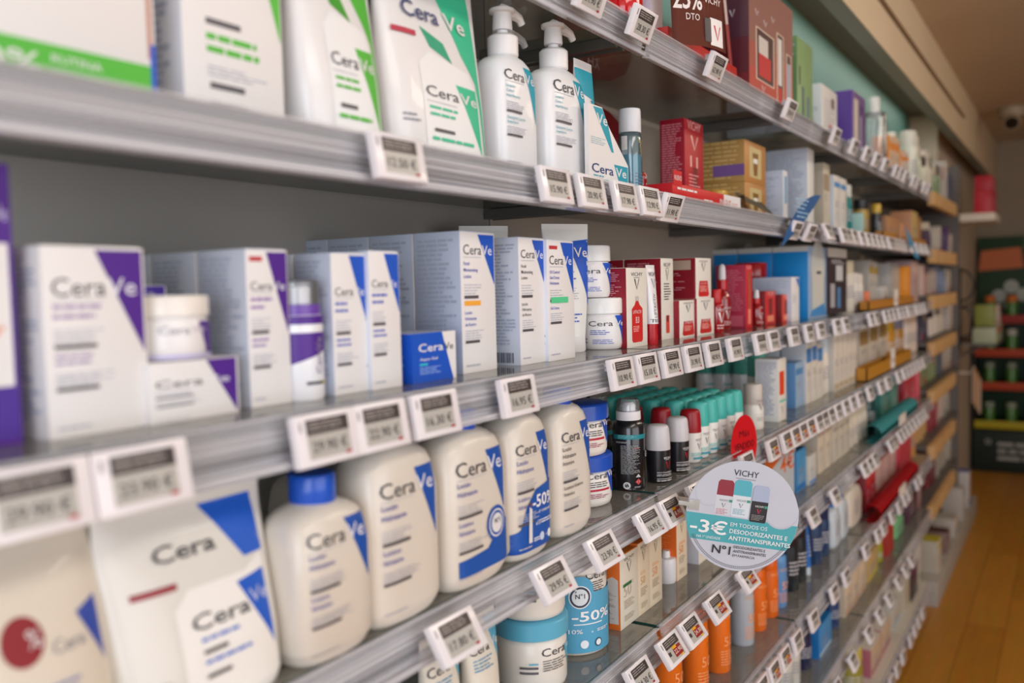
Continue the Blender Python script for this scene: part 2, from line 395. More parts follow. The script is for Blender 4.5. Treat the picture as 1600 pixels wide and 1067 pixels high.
def roll_on(h, r, capc, bodyc, kind='', capf=.43):
    bh = h * (1 - capf); bm = bmesh.new()
    lathe(bm, [(r * .80, 0), (r * .9, .0015), (r * .93, .006), (r * .97, bh * .5), (r, bh * .88), (r * 1.0, bh)], 32)
    o = link('roll_on_deodorant', bm, mat(bodyc, .3, coat=.3), smooth=.8)
    bm = bmesh.new(); lathe(bm, [(r * .99, bh), (r * 1.0, bh + .001), (r * .97, bh + (h - bh) * .45), (r * .9, h - .006), (r * .84, h - .002), (r * .7, h), (0, h + .0008)], 32)
    link('cap', bm, mat(capc, .38), o, smooth=.8)
    k = mat(WH) if sum(bodyc) < 200 else mat((90, 90, 96)); w = r * 1.7
    e = [T_('VICHY', -w * .18, bh * .74, r * .2, k, w * .46), R_(-w * .1, bh * .715, w * .2, bh * .72, k)]
    e += V_(-w * .05, bh * .44, w * .24, bh * .22, mat((200, 30, 50)) if sum(bodyc) < 200 else k)
    if kind == 'homme':
        e += [T_('ANTI-TRANSPIRANT', -w * .5, bh * .32, r * .11, k, w * .9, .5)] + lines(-w * .5, bh * .28, w, bh * .07, 2, k, .4) + [T_('ANTITRANSPIRANT', -w * .5, bh * .13, r * .1, k, w * .9, .5)] + lines(-w * .5, bh * .1, w, bh * .05, 1, k, .5)
    else:
        c = mat(TURQ) if capc != RED else mat((200, 60, 70)); e += lines(-w * .4, bh * .34, w * .8, bh * .12, 3, c, .4) + [R_(-w * .3, bh * .13, w * .35, bh * .2, mat((60, 150, 170)) if capc != RED else mat((220, 190, 190)))]
    cyl_decal(o, e, r * .985, ang=-.42)
    return o
def cylbottle(h, r, body, cap, capf=.2, neck=None, art=None, name='bottle', capr=None, rough=.35, m=None, taper=1.0):
    bh = h * (1 - capf); nk = neck or r * .95; bm = bmesh.new()
    lathe(bm, [(r * .9, 0), (r, .003), (r * taper, bh * .86), (r * taper * .95, bh * .93), (nk, bh * .985), (nk * .9, bh)], 28)
    o = link(name, bm, m or mat(body, rough, coat=.3), smooth=.8); c = capr or nk
    bm = bmesh.new(); lathe(bm, [(c * .98, bh * .99), (c, bh), (c * .97, h - .003), (c * .85, h), (0, h)], 28); link('cap', bm, mat(cap, .35), o, smooth=.7)
    if art: cyl_decal(o, art, r, ang=-.42)
    return o
def tube_pack(w, h, col=WH, capc=WH, art=None, capf=.1, rc=None):
    rc = rc or w * .36; hw = w / 2; ch = h * capf
    rr = []
    for i in range(9):
        t = i / 8; rr.append((ch + (h * .955 - ch) * t, rc + (hw - rc) * t ** .8, rc * (1 - t) ** .75 + .0015, 2 + 1.0 * t))
    rr.append((h * .96, hw, .0013, 3)); rr.append((h, hw, .0013, 3))
    bm = bmesh.new(); loft(bm, rr, 36); o = link('squeeze_tube', bm, mat(col, .35, coat=.2), smooth=.9)
    bm = bmesh.new(); lathe(bm, [(rc * .97, 0), (rc * 1.02, .002), (rc, ch), (rc * .9, ch + .001)], 30); link('cap', bm, mat(capc, .35), o, smooth=.7)
    if art: decal('label_print', art, oval_front(rr)(w), o, curved=w / 10)
    return o
def pouch(w, h, d, col, art=None, name='refill_pouch'):
    rr = [(0, w * .46, d * .5, 3.2), (.01, w * .49, d * .52, 3.4), (h * .3, w * .5, d * .45, 3.2), (h * .6, w * .5, d * .3, 2.8), (h * .85, w * .5, d * .12, 2.6), (h * .93, w * .5, .002, 3), (h, w * .5, .0015, 3)]
    bm = bmesh.new(); loft(bm, rr, 40); o = link(name, bm, mat(col, .35, coat=.25), smooth=.9)
    if art: S = oval_front(rr)(w); decal('front_print', art, lambda u, v, q: S(w * .03 + u * .91, v, q), o, curved=w / 26)
    return o
def dropper(h, r, col=(150, 16, 24)):
    bm = bmesh.new(); bh = h * .62
    lathe(bm, [(r * .88, 0), (r, .003), (r, bh * .72), (r * .9, bh * .84), (r * .5, bh * .95), (r * .45, bh)], 26)
    o = link('dropper_bottle', bm, mat(col, .12, coat=.6), smooth=.8)
    bm = bmesh.new(); lathe(bm, [(r * .62, bh * .97), (r * .64, bh), (r * .6, bh * 1.2), (r * .4, bh * 1.22)], 22); cl_ = link('collar', bm, mat((190, 20, 26), .25), o, smooth=.7)
    bm = bmesh.new(); lathe(bm, [(r * .42, bh * 1.22), (r * .45, bh * 1.28), (r * .4, h * .94), (r * .25, h * .985), (0, h)], 20); link('rubber_bulb', bm, mat((226, 222, 226), .4), cl_, smooth=.8)
    cyl_decal(o, [T_('VICHY', -r * .6, bh * .5, r * .25, mat(WH), r * 1.2)] + V_(-r * .3, bh * .24, r * .6, bh * .22, mat(WH)) + lines(-r * .7, bh * .2, r * 1.4, bh * .12, 3, mat((240, 200, 200)), .4), r, ang=-.5)
    return o

# ================================================================== THE SETTING
def plane_box(name, a, b, m): return struct(boxobj(name, a, b, m))
plane_box('floor', (-3, -4.5, -.05), (9.5, .6, 0), M_FLOOR)
plane_box('ceiling', (-3, -4.5, 2.42), (9.5, .6, 2.5), paint('ceiling_paint', (206, 188, 164)))
plane_box('wall_back', (-3, .28, 0), (1.18, .36, 2.42), paint('warm_grey_panel', (158, 154, 148)))
plane_box('wall_back', (1.184, .28, 0), (5.4, .36, 1.758), paint('beige_grey_panel', (176, 164, 150)))
plane_box('wall_back', (1.184, .28, 1.758), (5.4, .36, 2.42), paint('teal_panel', (96, 142, 138)))
plane_box('wall_side', (5.4, .14, 0), (7.75, .36, 2.42), paint('side_wall_paint', (196, 180, 158)))
plane_box('wall_far', (7.75, -4.5, 0), (7.85, .6, 2.42), paint('far_wall_paint', (150, 134, 112)))
plane_box('wall_opposite', (-3, -4.5, 0), (9.5, -4.4, 2.42), paint('opposite_wall_paint', (190, 184, 176)))
plane_box('wall_near', (-3.1, -4.5, 0), (-3, .6, 2.42), paint('near_wall_paint', (190, 186, 180)))
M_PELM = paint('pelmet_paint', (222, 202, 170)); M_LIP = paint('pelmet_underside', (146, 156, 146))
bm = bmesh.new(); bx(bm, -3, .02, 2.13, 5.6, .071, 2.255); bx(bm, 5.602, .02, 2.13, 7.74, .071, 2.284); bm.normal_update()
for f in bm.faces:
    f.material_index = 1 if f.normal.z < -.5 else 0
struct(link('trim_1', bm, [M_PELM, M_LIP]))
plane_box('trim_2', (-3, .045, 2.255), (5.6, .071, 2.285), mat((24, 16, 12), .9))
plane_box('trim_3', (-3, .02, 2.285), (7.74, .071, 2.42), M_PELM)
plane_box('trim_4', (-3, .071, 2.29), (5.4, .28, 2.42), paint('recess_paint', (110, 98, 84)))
plane_box('baseboard_back', (-3, .03, 0), (5.4, .28, .085), mat((120, 112, 104), .5))

# ------------------------------------------------------------------ glass shelves with their clear price rails
JX = [1.181, 1.93, 2.68, 3.40, 4.07]
def shelf(row, x0, x1, tilt=8, wood=False):
    z = ZT[row]; root = bpy.data.objects.new('glass_shelf', None); COL.objects.link(root); root.location = (x0, 0, z)
    L = x1 - x0; bm = bmesh.new(); bx(bm, .002, .010, -.008, L - .002, .276, 0); bm.normal_update()
    for f in bm.faces: f.material_index = 1 if abs(f.normal.z) < .5 else 0
    if row < 7: link('glass_pane', bm, [M_GLASS, M_EDGE], root)
    else: link('base_board', bm, mat((206, 200, 188), .4), root)
    t = math.radians(tilt)
    def yz(y, q): return (y * math.cos(t) - q * math.sin(t) * -1, q * math.cos(t) + y * math.sin(t))
    bm = bmesh.new()
    for (y0, q0, y1, q1) in ((-.0, -.040, .002, 0), (-.006, -.002, .012, .0005), (-.008, -.0415, .004, -.0395), (-.004, -.031, 0, -.0295), (-.0025, -.013, 0, -.0118), (-.0025, -.022, 0, -.021), (-.008, -.0415, -.0068, -.036)):
        fs = bx(bm, .004, y0, q0, L - .004, y1, q1)
    for v in bm.verts:
        y, q = v.co.y, v.co.z; v.co.y = y * math.cos(t) + q * math.sin(t) + .006; v.co.z = q * math.cos(t) - y * math.sin(t)
    bm.normal_update(); link('price_rail', bm, M_RAIL, root)
    for bxx in (.004, L - .012):                # slim brackets that carry the pane
        if row < 7:
            bm = bmesh.new(); bx(bm, bxx, .05, -.024, bxx + .008, .279, -.009); link('bracket', bm, mat((120, 118, 114), .35, .6), root)
    return root
def shelf_tilt(row): return [-14, 4, 8, 12, 16, 10, 10, 8][row]
bays = [(-.32, JX[0] - .004)] + [(a + .003, b - .003) for a, b in zip(JX, JX[1:])]
BAYN = ['nearest bay, left', 'bay of red boxes', 'third bay along', 'fourth bay along', 'last glass bay']
for r in range(8):
    for k, (a, b) in enumerate(bays):
        if k == 0 and r > 5: continue
        if k == 1 and r == 7: continue
        s = shelf(r, a, b, shelf_tilt(r))
        tag(s, ('clear glass %s shelf with ribbed price rail, %s' if r < 7 else 'pale %s base shelf with price rail near the floor, %s') % (ROWN[r], BAYN[k]), 'shelf', 'glass shelves')

# ------------------------------------------------------------------ electronic price tags
M_TAGW = mat((238, 234, 238), .3, coat=.3, name='white_tag_plastic'); M_SCR = mat((186, 184, 178), .35, name='grey_e_paper')
TW, TH = .0665, .0400
TAGBASE = {}
def tag_mesh(price, promo):
    key = (price, promo)
    if key in TAGBASE: return TAGBASE[key]
    bm = bmesh.new(); bx(bm, -TW / 2, 0, -TH, TW / 2, .008, 0, bev=.002); fr = link('price_tag', bm, M_TAGW, smooth=.7)
    bm = bmesh.new(); bx(bm, -.014, .0078, -.014, .014, .020, -.005); link('rail_clip', bm, mat((206, 204, 208), .4), fr)
    S_ = lambda u, v, o: Vector((u - TW / 2, -.00005 - o, v - TH))
    scr = decal('screen', [R_(.0105, .0055, .0560, TH - .0045, M_SCR), R_(.0105, TH * .60, .0560, TH - .0045, mat((66, 58, 58), .4))], S_, fr)
    e = lines(.013, TH - .0065, .040, .008, 3, mat((170, 164, 160)), .38, random.Random(5))
    if promo:
        e += [R_(.027, .0085, .0525, TH * .56, mat((150, 28, 28))), R_(.027, TH * .50, .040, TH * .60, mat((232, 170, 30))), T_(price, .0285, .0125, .0062, mat((235, 215, 205)), .0225, .5), R_(.043, .0055, .049, .0085, mat((236, 180, 30))), R_(.0105, TH * .36, .018, TH * .5, mat((66, 58, 58)))]
    elif price: e += [T_(price + ' €', .0145, .0105, .0085, mat((74, 72, 72)), .037), R_(.049, .0052, .0545, .0075, mat((176, 30, 50)))]
    decal('price_figures', e, lambda u, v, o: Vector((u - TW / 2, -.00018 - o, v - TH)), scr)
    decal('status_lens', [R_(.0040, TH * .68, .0058, TH * .86, mat((120, 116, 122)))], lambda u, v, o: Vector((u - TW / 2, -.00005 - o, v - TH)), fr)
    TAGBASE[key] = fr; return fr
TAGS = []
_used = set()
def ptag(row, px, price='', promo=0, tilt=10, dz=0, yaw=0, roll=0):
    b = tag_mesh(price, promo)
    if b.name in _used: o = copy_thing(b, (0, 0, 0))
    else: o = b; _used.add(b.name)
    z = ZT[row] + dz; o.location = (wx(px, -.012, z - .02), -.0135 - (.004 if tilt > 20 else 0), z)
    if tilt < 0: o.location.y -= .012
    o.rotation_euler = (math.radians(-tilt), roll, yaw); TAGS.append((o, row, price, promo)); return o
for px, p in ((921, '24.90'), (1000, '28.30'), (1116, '62.90'), (1232, '35.50')): ptag(0, px, p, tilt=-22)
for px in (1303, 1332, 1352, 1367, 1381, 1398, 1405, 1413, 1426, 1432, 1443, 1449): ptag(0, px, '9.90', tilt=-20)
for px, p in ((620, '12.50'), (866, '15.90'), (922, '20.90'), (975, '17.90'), (1013.5, '12.90')): ptag(1, px, p, tilt=10)
ptag(1, 1045, '11.90', tilt=-19, dz=-.006); ptag(1, 1241, '22.90', tilt=-24, dz=-.01); ptag(1, 1264, '22.90', tilt=-24, dz=-.01); ptag(1, 1288, '22.90', tilt=21)
for px in (1316, 1324, 1333, 1345, 1355, 1363, 1371, 1379, 1389, 1394, 1400, 1406, 1412, 1423, 1432, 1440, 1447): ptag(1, px, '9.90', tilt=15)
for px, p in ((52, '29.90'), (220, '23.90'), (507, '29.90'), (592, '22.90'), (678, '16.30'), (808, '16.95'), (970, '10.90'), (1009, '15.10'), (1047, '47.90'), (1081, '31.90'), (1113, '40.90'), (1147, '41.90'), (1187, '47.90'), (1207, '31.90'), (1239, '15.10'), (1263, '10.90'), (1281, '40.90'), (1307, '41.90')): ptag(2, px, p, tilt=10)
for px in (1320, 1360, 1368, 1383, 1390, 1397, 1405, 1411, 1419, 1424, 1432, 1438, 1444): ptag(2, px, '9.90', tilt=12)
for px, p in ((697, '17.80'), (850, '29.95'), (930, '23.90'), (1003, '16.95')): ptag(3, px, p, tilt=30)
ptag(3, 1038, '8.90', 1, tilt=28); ptag(3, 1082, '8.90', 1, tilt=28); ptag(3, 1166, '8.90', 0, tilt=14)
for px in (1206, 1227, 1241, 1253, 1265): ptag(3, px, '8.90', 1, tilt=13)
for px in (1278, 1287, 1297, 1308, 1320, 1331, 1342, 1358, 1375, 1386, 1403, 1412, 1418, 1424, 1430, 1436, 1442): ptag(3, px, '9.90', tilt=13)
ptag(4, 988, '24.30', tilt=30); 
for px, p in ((1036, '22.90'), (1068, '24.30'), (1108, '23.90'), (1157, '19.90')): ptag(4, px, p, 1, tilt=34)
for px in (1264, 1299, 1346, 1354, 1362, 1387, 1392, 1402, 1408, 1414, 1420, 1426, 1432, 1437, 1442): ptag(4, px, '9.90', tilt=22)
for px in (1189, 1208, 1225): ptag(5, px, '22.90', 1, tilt=14)
for px in (1244, 1270, 1302, 1321, 1352, 1371, 1379, 1393, 1404, 1413, 1419, 1432, 1438): ptag(5, px, '9.90', tilt=13)
for px in (1302, 1327, 1352, 1369, 1384, 1399, 1410, 1419): ptag(6, px, '9.90', tilt=25)
for px in (1385, 1393, 1402, 1411, 1423, 1430, 1436, 1442): ptag(7, px, '9.90', tilt=8)
for b in TAGBASE.values():
    if b.name not in _used:
        for c in list(b.children): bpy.data.objects.remove(c)
        bpy.data.objects.remove(b)

# ================================================================== PRODUCTS
def put(o, row, cx, y, d, desc, nick, cat, rot=0, group=None, dz=0, full=None):
    o.location = (cx, y + d / 2, ZT[row] + dz); o.rotation_euler.z = math.radians(rot)
    if cx > 1.7: ROWEND[row] = max(ROWEND.get(row, 0), cx + max(v.co.x for v in o.data.vertices))
    return reg(o, row, desc, nick, cat, group, full)
def behind(o, n, step, row, desc, nick, cat, skip=0):
    for i in range(1, n + 1):
        c = copy_thing(o, (o.location.x, o.location.y + step * i, o.location.z))
        reg(c, row, desc, nick, cat, full='%s, %s rank, %s shelf' % (desc, ['second', 'third', 'fourth', 'fifth', 'sixth'][i - 1], ROWN[row]))
def cart(row, l, r, top, y, d, art, desc, nick, col=WH, side=None, sideart=1, n=0, rot=0, dz=0, cat='box', topc=None, hc=None, step=None):
    cx, w, h = fit(row, l, r, top, y)
    sa = None
    if sideart == 1: sa = lines(d * .07, h * .95, d * .86, h * .86, 26 if h > .08 else 10, mat((176, 184, 204)), .5)
    elif sideart: sa = sideart(d, h)
    o = carton(w, d, h, col, side, topc, art(w, h) if art else None, sa)
    put(o, row, cx, y, d, desc, nick, cat, rot, dz=dz)
    if n: behind(o, n, (step or d + .002), row, desc, nick, cat)
    return o
LIL = (206, 212, 228)
ac = art_corner
# ---- second shelf (module left): green and teal cleansers
def band_art(w, h):
    return [R_(0, 0, w, h * .17, mat(GRN)), T_('0%', w * .30, h * .045, h * .085, mat(WH), w * .22, .6), T_('RUTINA', w * .56, h * .105, h * .030, mat(WH), w * .2, .5), T_('PIEL NORMAL', w * .56, h * .045, h * .030, mat(WH), w * .34, .5), R_(w * .965, h * .2, w * .985, h, mat((196, 140, 120))), R_(w * .975, 0, w, h * .26, mat((40, 90, 200)))] + lines(w * .66, h * .6, w * .2, h * .2, 7, mat(LG), .4)
cart(1, -190, 247, -300, .05, .10, band_art, 'large white promotional box with green band', 'green-banded box', sideart=None)
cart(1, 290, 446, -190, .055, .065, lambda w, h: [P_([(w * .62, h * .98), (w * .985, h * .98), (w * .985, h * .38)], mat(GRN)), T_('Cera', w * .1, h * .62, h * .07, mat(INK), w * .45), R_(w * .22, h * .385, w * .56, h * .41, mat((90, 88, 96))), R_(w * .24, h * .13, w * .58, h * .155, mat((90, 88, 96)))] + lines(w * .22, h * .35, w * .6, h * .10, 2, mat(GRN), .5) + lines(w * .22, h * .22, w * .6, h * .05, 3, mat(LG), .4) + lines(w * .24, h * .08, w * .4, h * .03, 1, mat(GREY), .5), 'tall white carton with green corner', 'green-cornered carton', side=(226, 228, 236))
def pouch_art(col, big=False):
    def f(w, h):
        k = .66 if big else .78; H = h * k
        e = [P_([(w * .46, h * .96), (w * .97, h * .96), (w * .97, h * .03), (w * .95, h * .03), (w * .90, H * .66), (w * .74, H * .86)], mat(col))]
        e += [P_([(w * .30, H * .98), (w * .54, H * .90), (w * .62, H * .76), (w * .38, H * .84)], mat(tuple(int(v * .85) for v in col)))]
        e += [P_([(w * .24, h * .02), (w * .90, h * .02), (w * .90, H * .56), (w * .80, H * .72), (w * .36, H * .80), (w * .24, H * .70)], mat((243, 243, 243)))]
        e += [P_([(w * .62, H * .60), (w * .88, H * .60), (w * .89, H * .06)], mat(col)), T_('Cera', w * .27, H * .46, H * .085, mat(INK), w * .36), T_('Ve', w * .65, H * .46, H * .085, mat(WH), w * .21, .5), R_(w * .27, H * .42, w * .6, H * .424, mat(GREY))]
        e += lines(w * .29, H * .39, w * .36, H * .10, 2, mat(col), .4) + [R_(w * .32, H * .20, w * .54, H * .225, mat((90, 86, 90)))] + lines(w * .29, H * .16, w * .52, H * .05, 1, mat(col), .5)
        if big: e += [T_('Cera', w * .14, h * .68, h * .085, mat((60, 70, 120)), w * .38, .4), T_('Ve', w * .58, h * .68, h * .085, mat(WH), w * .26, .6), R_(w * .03, h * .585, w * .24, h * .612, mat((190, 60, 80)))] + lines(w * .05, h * .20, w * .14, h * .05, 2, mat(GREY), .4)
        return e
    return f
def poucher(row, l, r, top, y, col, artf, desc, nick, d=.06):
    cx, w, h = fitd(row, l, r, top, y, d, .5, .5); h = min(h, .205); o = pouch(w, h, d, col, [tuple(x) for x in artf(w, h)]); put(o, row, cx, y, d, desc, nick, 'pouch'); return o
poucher(1, 452, 578, -95, .04, WH, pouch_art(GRN), 'white refill pouch with bright green corner', 'green refill pouch')
poucher(1, 590, 742, -85, .045, WH, pouch_art(MINT, True), 'white and mint green refill pouch printed with a bottle', 'mint refill pouch')
def bot(row, l, r, top, y, d, art, desc, nick, pump=False, cap=BLUE, col=WARM, wrap=None, **k):
    cx, w, h = fitd(row, l, r, top, y, d); h = min(h, .208)
    o = bottle_oval(w, d, h, col, cap, art=art(w * .86, (h * .72 if pump else h * .87) * .84) if art else None, pump=pump, wrap=wrap, **k)
    put(o, row, cx, y, d, desc, nick, 'bottle'); return o
TW_ = (238, 238, 240)
imp = lambda w, h: ac(w, h, TEAL, ['Limpiador', 'Control', 'Imperfecciones'], ['Detergente Controllo', 'Imperfezioni'], tri=(.60, .45), logo=.83)
o = bot(1, 745, 824, 10, .05, .052, imp, 'white pump bottle with teal corner, nearer of two', 'nearer pump bottle', True, col=TW_)
o = bot(1, 823, 903, 22, .045, .052, imp, 'white pump bottle with teal corner, beside the teal tube', 'farther pump bottle', True, col=TW_)
c = copy_thing(o, (o.location.x - .01, o.location.y + .068, o.location.z)); reg(c, 1, '', 'hidden pump', 'bottle', full='white pump bottle half hidden behind the farther teal-cornered pump bottle')
cx, w, h = fit(1, 898, 925, 128, .06)
o = tube_pack(.052, .172, WH, WH, [P_([(0, .08 * 2), (.05, .08 * 2), (.05, .118), (0, .128)], mat(TEAL)), P_([(.030, .12), (.05, .12), (.05, .06)], mat(TEAL))] + lines(.008, .095, .03, .05, 5, mat(TEAL), .3), rc=.018)
put(o, 1, wx(914, .068, ZT[1]), .05, .036, 'white squeeze tube with teal shoulder standing on its cap', 'teal-topped tube', 'tube')
def slanted():
    z = ZT[1]; y = .03; x0 = wx(921, y, z); x1 = wx(982, y, z); w = x1 - x0; h = wz(160, x0, y) - z; hr = h * .33; bm = bmesh.new()
    pts = [(-w / 2, 0), (w / 2, 0), (w / 2, hr), (-w * .02, h * .80), (-w * .16, h), (-w / 2, h)]
    a = [bm.verts.new((u, -.003, v)) for u, v in pts]; b = [bm.verts.new((u, .003, v)) for u, v in pts]
    bm.faces.new(a); bm.faces.new(b[::-1])
    for i in range(len(pts)): j = (i + 1) % len(pts); bm.faces.new((a[j], a[i], b[i], b[j]))
    o = link('display_box', bm, mat(WH, .4)); k = mat(TEAL)
    e = [P_([(w * .12, h * .98), (w * .34, h * .985), (w * .48, h * .80), (w * .62, h * .46), (w * .56, h * .46)], k), T_('Ve', w * .20, h * .78, h * .14, mat(WH), w * .26, .5), P_([(w * .62, h * .31), (w * .985, h * .31), (w * .985, h * .01), (w * .78, h * .01)], k), T_('Cera', w * .06, h * .16, h * .12, mat((40, 60, 120)), w * .54, .5), T_('Ve', w * .66, h * .16, h * .12, mat(WH), w * .28, .6)] + lines(w * .1, h * .13, w * .4, h * .08, 2, k, .4) + lines(w * .05, h * .6, w * .4, h * .1, 4, mat((150, 190, 200)), .3)
    decal('front_print', e, lambda u, v, q: Vector((u - w / 2, -.003 - q, v)), o)
    put(o, 1, (x0 + x1) / 2, y, .006, 'white folded display card with slanted top and teal corner', 'slanted display card', 'card')
slanted()
cx, w, h = fit(1, 968, 1009, 171, .09); r = .0185
bm = bmesh.new(); lathe(bm, [(r * .92, 0), (r, .003), (r, h * .68), (r * .9, h * .735), (r * .8, h * .745)], 32); o = link('toner_bottle', bm, M_BLUEG, smooth=.8)
bm = bmesh.new(); lathe(bm, [(r * .9, .003), (r * .94, .005), (r * .94, h * .50), (0, h * .5)], 28); link('liquid', bm, _M.setdefault('liq', nodemat('blue_liquid', _glass((.60, .88, .95), 1.33, .05, 0, .45, (.16, .60, .78)))), o, smooth=.8)
bm = bmesh.new(); lathe(bm, [(r * .93, h * .745), (r * .95, h * .75), (r * .93, h - .004), (r * .88, h), (0, h)], 30); link('flip_cap', bm, mat((232, 232, 236), .35), o, smooth=.7)
cyl_decal(o, [T_('VICHY', -.002, h * .62, .006, mat((180, 160, 90)), .018)] + V_(.003, h * .48, .011, .018, mat((170, 150, 80))) + [R_(-.028, h * .55, -.018, h * .7, mat(WH))] + lines(-.006, h * .3, .022, .02, 4, mat((90, 130, 160)), .3), r, ang=-.4)
put(o, 1, cx, .075, r * 2, 'clear blue toner bottle with white flip cap', 'blue toner bottle', 'bottle')
cx, w, h = fit(1, 1010, 1023, 233, .10); o = cylbottle(.078, .013, (160, 14, 22), (190, 20, 24), .25, .006, art=V_(-.006, .02, .012, .018, mat(WH)) + [T_('VICHY', -.009, .045, .004, mat(WH), .017)], rough=.12); put(o, 1, cx, .11, .02, 'small red serum bottle with red cap', 'small red serum', 'bottle')
# burgundy card printed VICHY behind the toner
x0 = 1.14; bm = bmesh.new(); pts = [(0, 0), (.30, 0), (.30, .13), (.27, .165), (.20, .190), (.10, .202), (0, .206)]
a = [bm.verts.new((u, 0, v)) for u, v in pts]; b = [bm.verts.new((u, .002, v)) for u, v in pts]; bm.faces.new(a); bm.faces.new(b[::-1])
for i in range(len(pts)): j = (i + 1) % len(pts); bm.faces.new((a[j], a[i], b[i], b[j]))
o = link('display_card', bm, mat((120, 12, 22), .3)); decal('front_print', [T_('VICHY', .05, .160, .020, mat((230, 200, 200)), .11)] + lines(.12, .09, .14, .03, 2, mat((200, 150, 150)), .3), lambda u, v, q: Vector((u, -q, v)), o)
o.location = (1.33, .235, ZT[1]); reg(o, 1, 'burgundy display card behind the clear toner bottle', 'burgundy card', 'card')
# ---- second shelf, right bay
RB = (182, 26, 40)
cart(1, 1071, 1100, 190, .105, .048, lambda w, h: [T_('VICHY', w * .5, h * .90, w * .17, mat((240, 190, 190)), w * .7, 0, 'c')] + V_(w * .3, h * .68, w * .42, h * .16, mat((236, 190, 180))) + [R_(w * .28, h * .50, w * .36, h * .62, mat((236, 190, 180))), R_(w * .6, h * .50, w * .68, h * .62, mat((236, 190, 180))), R_(w * .42, h * .08, w * .66, h * .5, mat((120, 20, 26)))] + lines(w * .2, h * .42, w * .6, h * .3, 8, mat((240, 170, 170)), .35), 'tall glossy red carton with foil V', 'tall red carton', RB, (160, 20, 44), sideart=lambda d, h: art_small(d, h, mat((214, 130, 140)), 34), topc=(190, 60, 74))
def flat_red():
    x0 = wx(1051, .03, ZT[1]); x1 = wx(1157, .03, ZT[1]); w = x1 - x0; h = .026; d = .072
    o = carton(w, d, h, (206, 22, 30), (206, 20, 34), (220, 40, 48), [R_(w * .72, 0, w, h, mat(WH)), T_('IN', w * .655, h * .30, h * .36, mat(WH), w * .055, .5), T_('OUT', w * .735, h * .30, h * .36, mat((200, 30, 40)), w * .10, .5)] + lines(w * .42, h * .40, w * .22, h * .14, 1, mat(WH), .7) + lines(w * .06, h * .80, w * .26, h * .14, 1, mat(WH), .9) + lines(w * .85, h * .5, w * .13, h * .3, 2, mat((220, 120, 120)), .4))
    bm = bmesh.new(); bx(bm, -w / 2 + .002, -d / 2 - .001, h * .9, -w / 2 + .038, -d / 2 - .0002, h + .020); tb = link('promo_tab', bm, mat((206, 20, 30)), o)
    decal('tab_print', [T_('NUEVO', -w / 2 + .005, h + .005, .008, mat(WH), .030, .5)], lambda u, v, q: Vector((u, -d / 2 - .001 - q, v)), tb)
    put(o, 1, (x0 + x1) / 2, .03, d, 'flat red carton with white end lying along the edge', 'flat red carton', 'box')
flat_red()
cx, w, h = fit(1, 1102, 1156, 277, .08); r = .030; o = jar(r, .060, (206, 160, 60), (206, 182, 120), .42, [T_('VICHY', .004, .012, .005, mat((90, 70, 40)), .022)], lr=.88, rough=.25)
o.children[0].data.materials[0] = mat((214, 158, 60), .22, .85); put(o, 1, wx(1118, .105 + r, ZT[1] + .02), .105, 2 * r, 'round gold cream jar with shiny gold lid', 'gold cream jar', 'jar')
GS = (176, 138, 74)
def gold_art(w, h): return [R_(w * .22, h * .14, w * .78, h * .88, mat((216, 196, 140), .25)), P_([(w * .36, h * .75), (w * .64, h * .75), (w * .58, h * .2), (w * .42, h * .2)], mat((140, 100, 40), .3)), R_(w * .40, h * .5, w * .6, h * .62, mat((240, 236, 226)))]
o = cart(1, 1164, 1197, 288, .075, .095, gold_art, 'gold foil carton, lower of a stack of two', 'lower gold carton', (190, 134, 70), GS, sideart=lambda d, h: lines(d * .03, h * .98, d * .94, h * .95, 9, mat((204, 172, 110)), .5))
h0 = o.dimensions.z; o2 = cart(1, 1164, 1197, 288, .075, .095, gold_art, 'gold foil carton with purple band, upper of a stack of two', 'upper gold carton', (190, 134, 70), GS, sideart=lambda d, h: lines(d * .03, h * .98, d * .94, h * .95, 9, mat((204, 172, 110)), .5) + [R_(d * .3, h * .15, d, h * .42, mat((120, 86, 150)))])
o2.location.z += h0 + .0005; o2.scale = (1, 1, 1.12); 
bm = bmesh.new(); lathe(bm, [(.0005, 0), (.045, 0), (.045, .004), (.0005, .004)], 36, sy=1.5); o = link('gold_disc_display', bm, mat((214, 176, 96), .3, .7)); o.rotation_euler = (math.radians(90), 0, 0); o.location = (wx(1103, .2, 1.6), .2, ZT[1] + .068); reg(o, 1, 'oval golden display plate standing behind the red carton', 'golden plate', 'display')
cart(1, 1262, 1272, 233, .06, .10, None, 'white pharmacy carton beside blue shelf sign', 'white carton by the sail sign', (226, 226, 222), (206, 214, 226), n=1)
cart(1, 1224, 1231, 267, .07, .14, lambda w, h: [R_(w * .3, h * .4, w * .8, h * .9, mat((110, 170, 214)))], 'pale blue-white carton behind the blue sail sign', 'pale blue-white carton', (226, 226, 226), (206, 214, 230))
# curled paper leaflet on the edge
bm = bmesh.new(); pr = None
for i in range(14):
    t = i / 13; x = .20 * t; zz = .008 + .03 * t * math.sin(t * 3.1) ** 2
    a = bm.verts.new((x, 0, .002 + .028 * (1 - t) * .6)); b = bm.verts.new((x, .05 * math.sin(t * 2.6) + .002, .024 + zz))
    if pr: bm.faces.new((pr[0], a, b, pr[1]))
    pr = (a, b)
bmesh.ops.solidify(bm, geom=bm.faces[:], thickness=.0006)
o = link('paper_leaflet', bm, mat((150, 138, 116), .5), smooth=True); o.location = (wx(1166, .02, ZT[1]), .022, ZT[1] + .001); reg(o, 1, 'curled grey-brown paper strip along the shelf edge', 'curled paper strip', 'leaflet')

